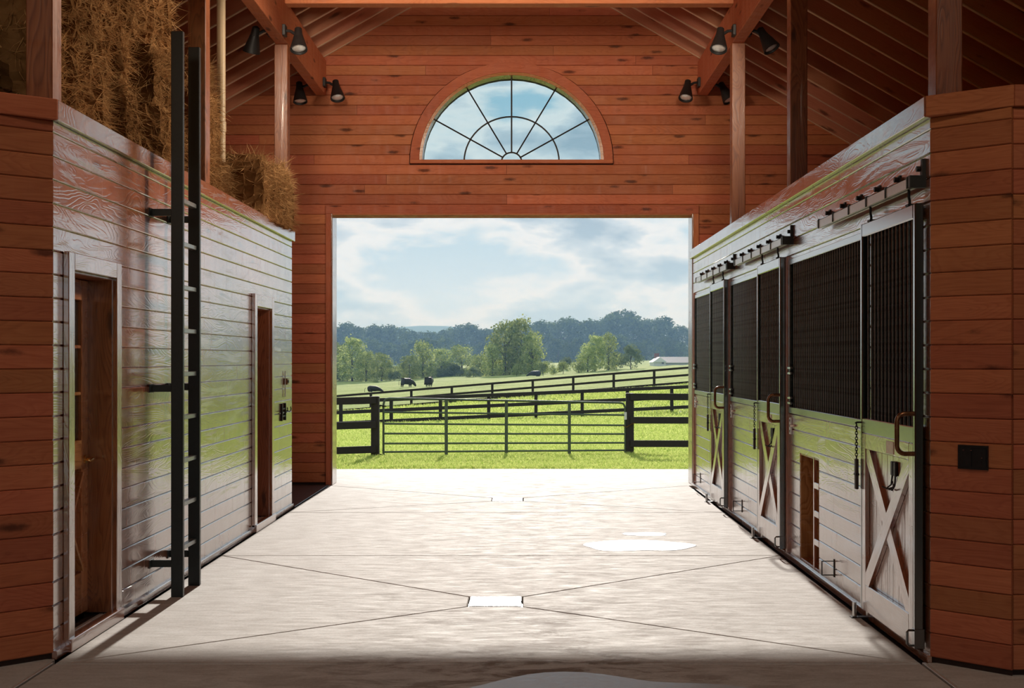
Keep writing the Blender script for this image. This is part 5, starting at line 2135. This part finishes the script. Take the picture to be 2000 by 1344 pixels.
def build_trees():
    gl = 'sunlit trees along the pasture edge'
    data = [
        ('light', 0, 688, 744, 655, 205, 1.0, 'pale green tree at the left edge of the doorway view'),
        ('light', 2, 664, 744, 668, 215, 0.9, 'pale green tree cut by the left door jamb'),
        ('light', 1, 715, 744, 683, 200, 1.2, 'short leafy tree between the left jamb tree and the round tree'),
        ('light', 2, 745, 744, 688, 198, 1.35, 'round leafy tree behind the leftmost cow'),
        ('light', 1, 826, 742, 663, 205, 1.0, 'upright yellow-green tree behind the two standing cows'),
        ('light', 0, 800, 742, 692, 202, 1.2, 'low leafy tree left of the upright yellow-green tree'),
        ('light', 0, 862, 742, 678, 212, 1.2, 'leafy tree right of the upright yellow-green tree'),
        ('light', 2, 902, 742, 672, 216, 1.25, 'broad leafy tree midway between the cows and the tallest tree'),
        ('light', 1, 936, 741, 690, 206, 1.2, 'short leafy tree left of the tallest pale tree'),
        ('light', 1, 985, 738, 624, 200, 1.0, 'left half of the tallest pale green tree group in the centre'),
        ('light', 0, 1018, 738, 617, 204, 0.95, 'tallest pale green tree near the centre of the doorway'),
        ('light', 2, 1040, 735, 648, 198, 0.95, 'right-hand lower tree of the tall central group'),
        ('light', 1, 962, 740, 668, 197, 1.0, 'small tree at the left foot of the tall central group'),
        ('light', 0, 1162, 722, 652, 195, 1.0, 'pale green tree left of the grey rounded willow'),
        ('light', 1, 1188, 720, 648, 198, 0.9, 'taller pale green tree touching the grey rounded willow'),
        ('light', 2, 1148, 722, 672, 192, 1.1, 'low pale green tree beside the pasture bushes'),
    ]
    for kind, v, px, b, tp, Y, w, lab in data:
        tree(kind, v, px, b, tp, Y, lab, gl, 'pasture_tree', w)
    gb = 'bushes along the pasture edge'
    bush = [
        ('bush', 0, 1010, 737, 709, 185, 0.8, 'rounded pale bush below the tallest tree'),
        ('bush', 1, 1081, 730, 716, 180, 1.0, 'low pale bush right of the far cow'),
        ('bush', 0, 1100, 728, 704, 184, 0.9, 'yellowish bush left of the larger pasture bush'),
        ('bush', 1, 1130, 726, 697, 186, 0.95, 'largest yellowish bush at the pasture edge'),
        ('bush', 0, 1060, 732, 706, 190, 0.8, 'bush immediately behind the far cow'),
        ('willow', 0, 1232, 718, 670, 200, 0.75, 'grey-green rounded willow left of the white house'),
        ('willow', 1, 1204, 720, 684, 205, 0.8, 'grey-green willow between the pale tree and the rounded willow'),
        ('willow', 1, 1106, 722, 694, 215, 0.7, 'small grey bush against the dark woods'),
        ('bush', 1, 734, 744, 740, 188, 1.6, 'tuft of weeds in the pasture above the leftmost cow'),
        ('willow', 0, 925, 741, 715, 195, 1.1, 'dull green bush at the foot of the central trees'),
        ('willow', 1, 770, 743, 722, 196, 1.1, 'dull green bush behind the grazing cow'),
    ]
    hr = random.Random(4)
    for k in range(44):
        px = 640 + k * 10.5 + hr.uniform(-5, 5)
        if px > 1080:
            break
        tree('willow' if k % 3 == 0 else 'bush', k % 2, px, 744 - (px - 640) * 0.02, 716 - (px - 640) * 0.02 + hr.uniform(-10, 8), 212 + hr.uniform(-4, 4),
             'low scrub bush at the foot of the sunlit pasture trees', 'scrub along the far pasture edge', 'scrub_bush', 1.0)
    for kind, v, px, b, tp, Y, w, lab in bush:
        tree(kind, v, px, b, tp, Y, lab, gb, 'pasture_bush', w)
    gw = 'dark woodland trees on the skyline'
    tops = [(400, 640), (425, 634), (450, 638), (475, 632), (500, 636), (525, 641), (550, 634), (576, 638), (600, 640), (628, 633), (652, 634), (672, 630), (693, 634), (716, 637), (738, 634), (758, 634), (780, 638), (800, 645), (822, 648), (845, 646),
            (868, 644), (886, 640), (905, 630), (926, 634), (946, 642), (968, 640), (992, 636), (1016, 634), (1040, 630), (1062, 626), (1082, 630), (1102, 618),
            (1122, 624), (1142, 626), (1162, 622), (1180, 620), (1200, 612), (1216, 603), (1236, 616), (1258, 622), (1278, 622), (1294, 618), (1312, 640), (1332, 634), (1354, 636), (1385, 630), (1420, 640), (1446, 634), (1472, 640), (1498, 632), (1524, 636), (1550, 640), (1578, 634), (1606, 638), (1634, 634)]
    r = random.Random(8)
    for k, (px, tp) in enumerate(tops):
        tree('wood', k % 3, px, 740, tp, 410 + r.uniform(-14, 14), 'dark tree of the hazy woodland skyline behind the pasture', gw, 'woodland_tree', r.uniform(1.0, 1.25), rz=k * 1.3)
    for k in range(58):
        px = 400 + k * 21.5 + r.uniform(-7, 7)
        tree('wood', (k + 1) % 3, px, 742, 668 + r.uniform(-16, 12), 360 + r.uniform(-10, 10), 'lower dark tree filling the edge of the hazy woods', 'dark trees at the woodland edge', 'woodland_tree', r.uniform(1.2, 1.5), rz=k * 2.1)


build_trees()


# ------------------------------------------------------------------ distant hill, house
def hill():
    xs = np.linspace(-900, 300, 60)
    vs, fs = [], []
    Y = 1100
    for x in xs:
        s = FPX / Y
        px = 1024 + x * s
        top = EYE + (702 - (636 + 0.0009 * (px - 838) ** 2)) / s
        top = max(top, -4)
        for yy, zz in ((Y - 160, 0.0), (Y - 60, top * 0.75), (Y, top), (Y + 140, 0.0)):
            vs.append((x, yy, zz))
    for i in range(len(xs) - 1):
        for j in range(3):
            fs.append((i * 4 + j, i * 4 + j + 1, i * 4 + 4 + j + 1, i * 4 + 4 + j))
    o = new_obj('distant_hill', vs, fs, M['leaf_dark'], smooth=True)
    tag(o, 'faint blue hill showing above the woods on the left', 'hill', kind='structure')


hill()


def house():
    Y = 225.0
    s = FPX / Y

    def X(px):
        return (px - 1024) / s

    def Z(py):
        return EYE + (702 - py) / s
    g = gz(X(1310), Y) - 0.3
    t = thing('farmhouse', (X(1310), Y, g), 'low white house with a grey roof half hidden at the pasture edge', 'house')
    x0, x1 = X(1293), X(1420)
    MB().box(x0, x1, Y, Y + 7, g, Z(708)).build('wall', M['housewhite'], t)
    MB().prism([(x0 - 0.2, Y - 0.4, Z(708.5)), (x0 - 0.2, Y + 3.5, Z(697)), (x0 - 0.2, Y + 7.4, Z(708.5))], (1, 0, 0), 0, x1 - x0 + 0.4).build('roof', M['houseroof'], t)
    xa, xb = X(1272), X(1300)
    MB().box(xa + 0.2, xb - 0.2, Y - 2.2, Y + 5, g, Z(707.5)).build('wall', M['housewhite'], t)
    pr = MB().prism([(xa, Y - 2.5, Z(707.5)), (xb, Y - 2.5, Z(707.5)), ((xa + xb) / 2, Y - 2.5, Z(697.5))], (0, 1, 0), 0, 7)
    pr.build('porch_gable', M['housewhite'], t)
    w = MB().box(X(1290), X(1294), Y - 2.25, Y - 2.19, Z(711), Z(706.5)).build('window', M['houseroof'], t)
    MB().box(X(1282), X(1291), Y + 3.2, Y + 4.0, Z(702), Z(690)).build('chimney', M['brick'], t)


house()


# ------------------------------------------------------------------ cattle
def skin_body(name, pts, edges, radii, parent):
    me = bpy.data.meshes.new(name)
    me.from_pydata(pts, edges, [])
    o = bpy.data.objects.new(name, me)
    COL.objects.link(o)
    o.parent = parent
    md = o.modifiers.new('skin', 'SKIN')
    md.use_smooth_shade = True
    if not me.skin_vertices:
        bpy.context.view_layer.objects.active = o
        with bpy.context.temp_override(object=o, active_object=o):
            try:
                bpy.ops.mesh.customdata_skin_add()
            except Exception:
                pass
    if me.skin_vertices:
        for v, rr in zip(me.skin_vertices[0].data, radii):
            v.radius = rr if isinstance(rr, tuple) else (rr, rr)
        me.skin_vertices[0].data[0].use_root = True
    sb = o.modifiers.new('subsurf', 'SUBSURF')
    sb.levels = sb.render_levels = 2
    me.materials.append(M['cow'])
    return o


def cow(px, py_base, Y, rz, label, pose, sc=1.0):
    s = FPX / Y
    x = (px - 1024) / s
    z = gz(x, Y)
    t = thing('cow', (x, Y, z), label, 'cow', 'black cattle in the pasture')
    t.rotation_euler = (0, 0, rz)
    t.scale = (sc, sc, sc)
    up = 1.0
    if pose == 'graze':
        pts = [(0, 0, 0.88), (-0.5, 0, 0.92), (-0.85, 0, 0.98), (0.5, 0, 0.86), (0.85, 0, 0.84), (1.12, 0, 0.62), (1.34, 0, 0.38), (1.48, 0, 0.15)]
        rad = [(0.54, 0.50), (0.52, 0.50), (0.38, 0.38), (0.50, 0.46), 0.36, 0.25, 0.19, 0.11]
        ed = [(0, 1), (1, 2), (0, 3), (3, 4), (4, 5), (5, 6), (6, 7)]
    elif pose == 'lie':
        pts = [(0, 0, 0.52), (-0.5, 0, 0.55), (-0.85, 0, 0.50), (0.5, 0, 0.50), (0.85, 0, 0.42), (1.1, 0, 0.30), (1.3, 0, 0.18), (1.45, 0, 0.10)]
        rad = [(0.46, 0.42), (0.44, 0.42), (0.28, 0.32), (0.40, 0.36), 0.28, 0.18, 0.13, 0.08]
        ed = [(0, 1), (1, 2), (0, 3), (3, 4), (4, 5), (5, 6), (6, 7)]
    else:
        pts = [(0, 0, 0.86), (-0.5, 0, 0.88), (-0.85, 0, 0.94), (0.5, 0, 0.90), (0.85, 0, 1.0), (1.08, -0.08, 1.22), (1.22, -0.16, 1.38), (1.42, -0.22, 1.26)]
        rad = [(0.60, 0.54), (0.58, 0.54), (0.40, 0.40), (0.50, 0.46), 0.34, 0.23, 0.18, 0.10]
        ed = [(0, 1), (1, 2), (0, 3), (3, 4), (4, 5), (5, 6), (6, 7)]
    if pose != 'lie':
        for bx_, par, kx in ((-0.62, 1, -0.10), (0.55, 3, 0.02)):
            for sy in (-0.24, 0.24):
                b = len(pts)
                pts += [(bx_, sy, 0.50), (bx_ + kx, sy, 0.26), (bx_ + kx * 0.4, sy, 0.05)]
                rad += [0.14 if bx_ > 0 else 0.17, 0.075, 0.065]
                ed += [(par, b), (b, b + 1), (b + 1, b + 2)]
    else:
        for sy in (-0.34, 0.34):
            b = len(pts)
            pts += [(-0.45, sy, 0.22), (-0.1, sy * 1.15, 0.12)]
            rad += [0.16, 0.08]
            ed += [(1, b), (b, b + 1)]
    skin_body('body', pts, ed, rad, t)
    # tail and ears
    h = pts[2]
    mb = MB().tube([(h[0] - 0.20, 0, h[2] + 0.10), (h[0] - 0.33, 0, h[2] - 0.06), (h[0] - 0.33, 0.02, max(0.06, h[2] - 0.62))], [0.03, 0.022, 0.035], 6)
    new_tail = new_obj_local('tail', mb, t)
    e = pts[6]
    mb = MB().tube([(e[0] - 0.05, 0.10, e[2] + 0.08), (e[0] - 0.06, 0.24, e[2] + 0.09)], [0.05, 0.02], 6).tube([(e[0] - 0.05, -0.10, e[2] + 0.08), (e[0] - 0.06, -0.24, e[2] + 0.09)], [0.05, 0.02], 6)
    new_obj_local('ears', mb, t)


def new_obj_local(name, mb, t):
    me = bpy.data.meshes.new(name)
    me.from_pydata([tuple(v) for v in mb.v], [], mb.f)
    me.materials.append(M['cow'])
    o = bpy.data.objects.new(name, me)
    COL.objects.link(o)
    o.parent = t
    return o


cow(729, 763, 138, 0.05, 'black cow lying down in the pasture, leftmost of the cattle', 'lie', 0.75)
cow(794, 756, 150, 0.55, 'black cow grazing head-down between the lying cow and the one facing away', 'graze', 0.80)
cow(838, 757, 146, 1.45, 'black cow seen from behind near the upright yellow-green tree', 'stand', 0.78)
cow(1046, 733, 172, 3.0, 'distant black cow by the bushes right of the central trees', 'lie', 0.85)


# ------------------------------------------------------------------ summer haze over the far pasture
def haze():
    m = bpy.data.materials.new('summer_haze')
    m.use_nodes = True
    t = m.node_tree
    t.nodes.clear()
    n, ramp, mix, math_, mapv, noise, links = NT(t)
    v = n('ShaderNodeVolumeScatter', ins={'Color': (0.38, 0.66, 1.0, 1), 'Density': HAZE_DENSITY, 'Anisotropy': 0.1})
    o = n('ShaderNodeOutputMaterial')
    links.new(v.outputs[0], o.inputs['Volume'])
    ob = MB().box(-420, 420, 120, 1250, -14, 60).build('haze', m)
    tag(ob, 'thin blue summer haze over the far pasture and woods', 'haze', kind='stuff')


if HAZE_DENSITY > 0:
    haze()
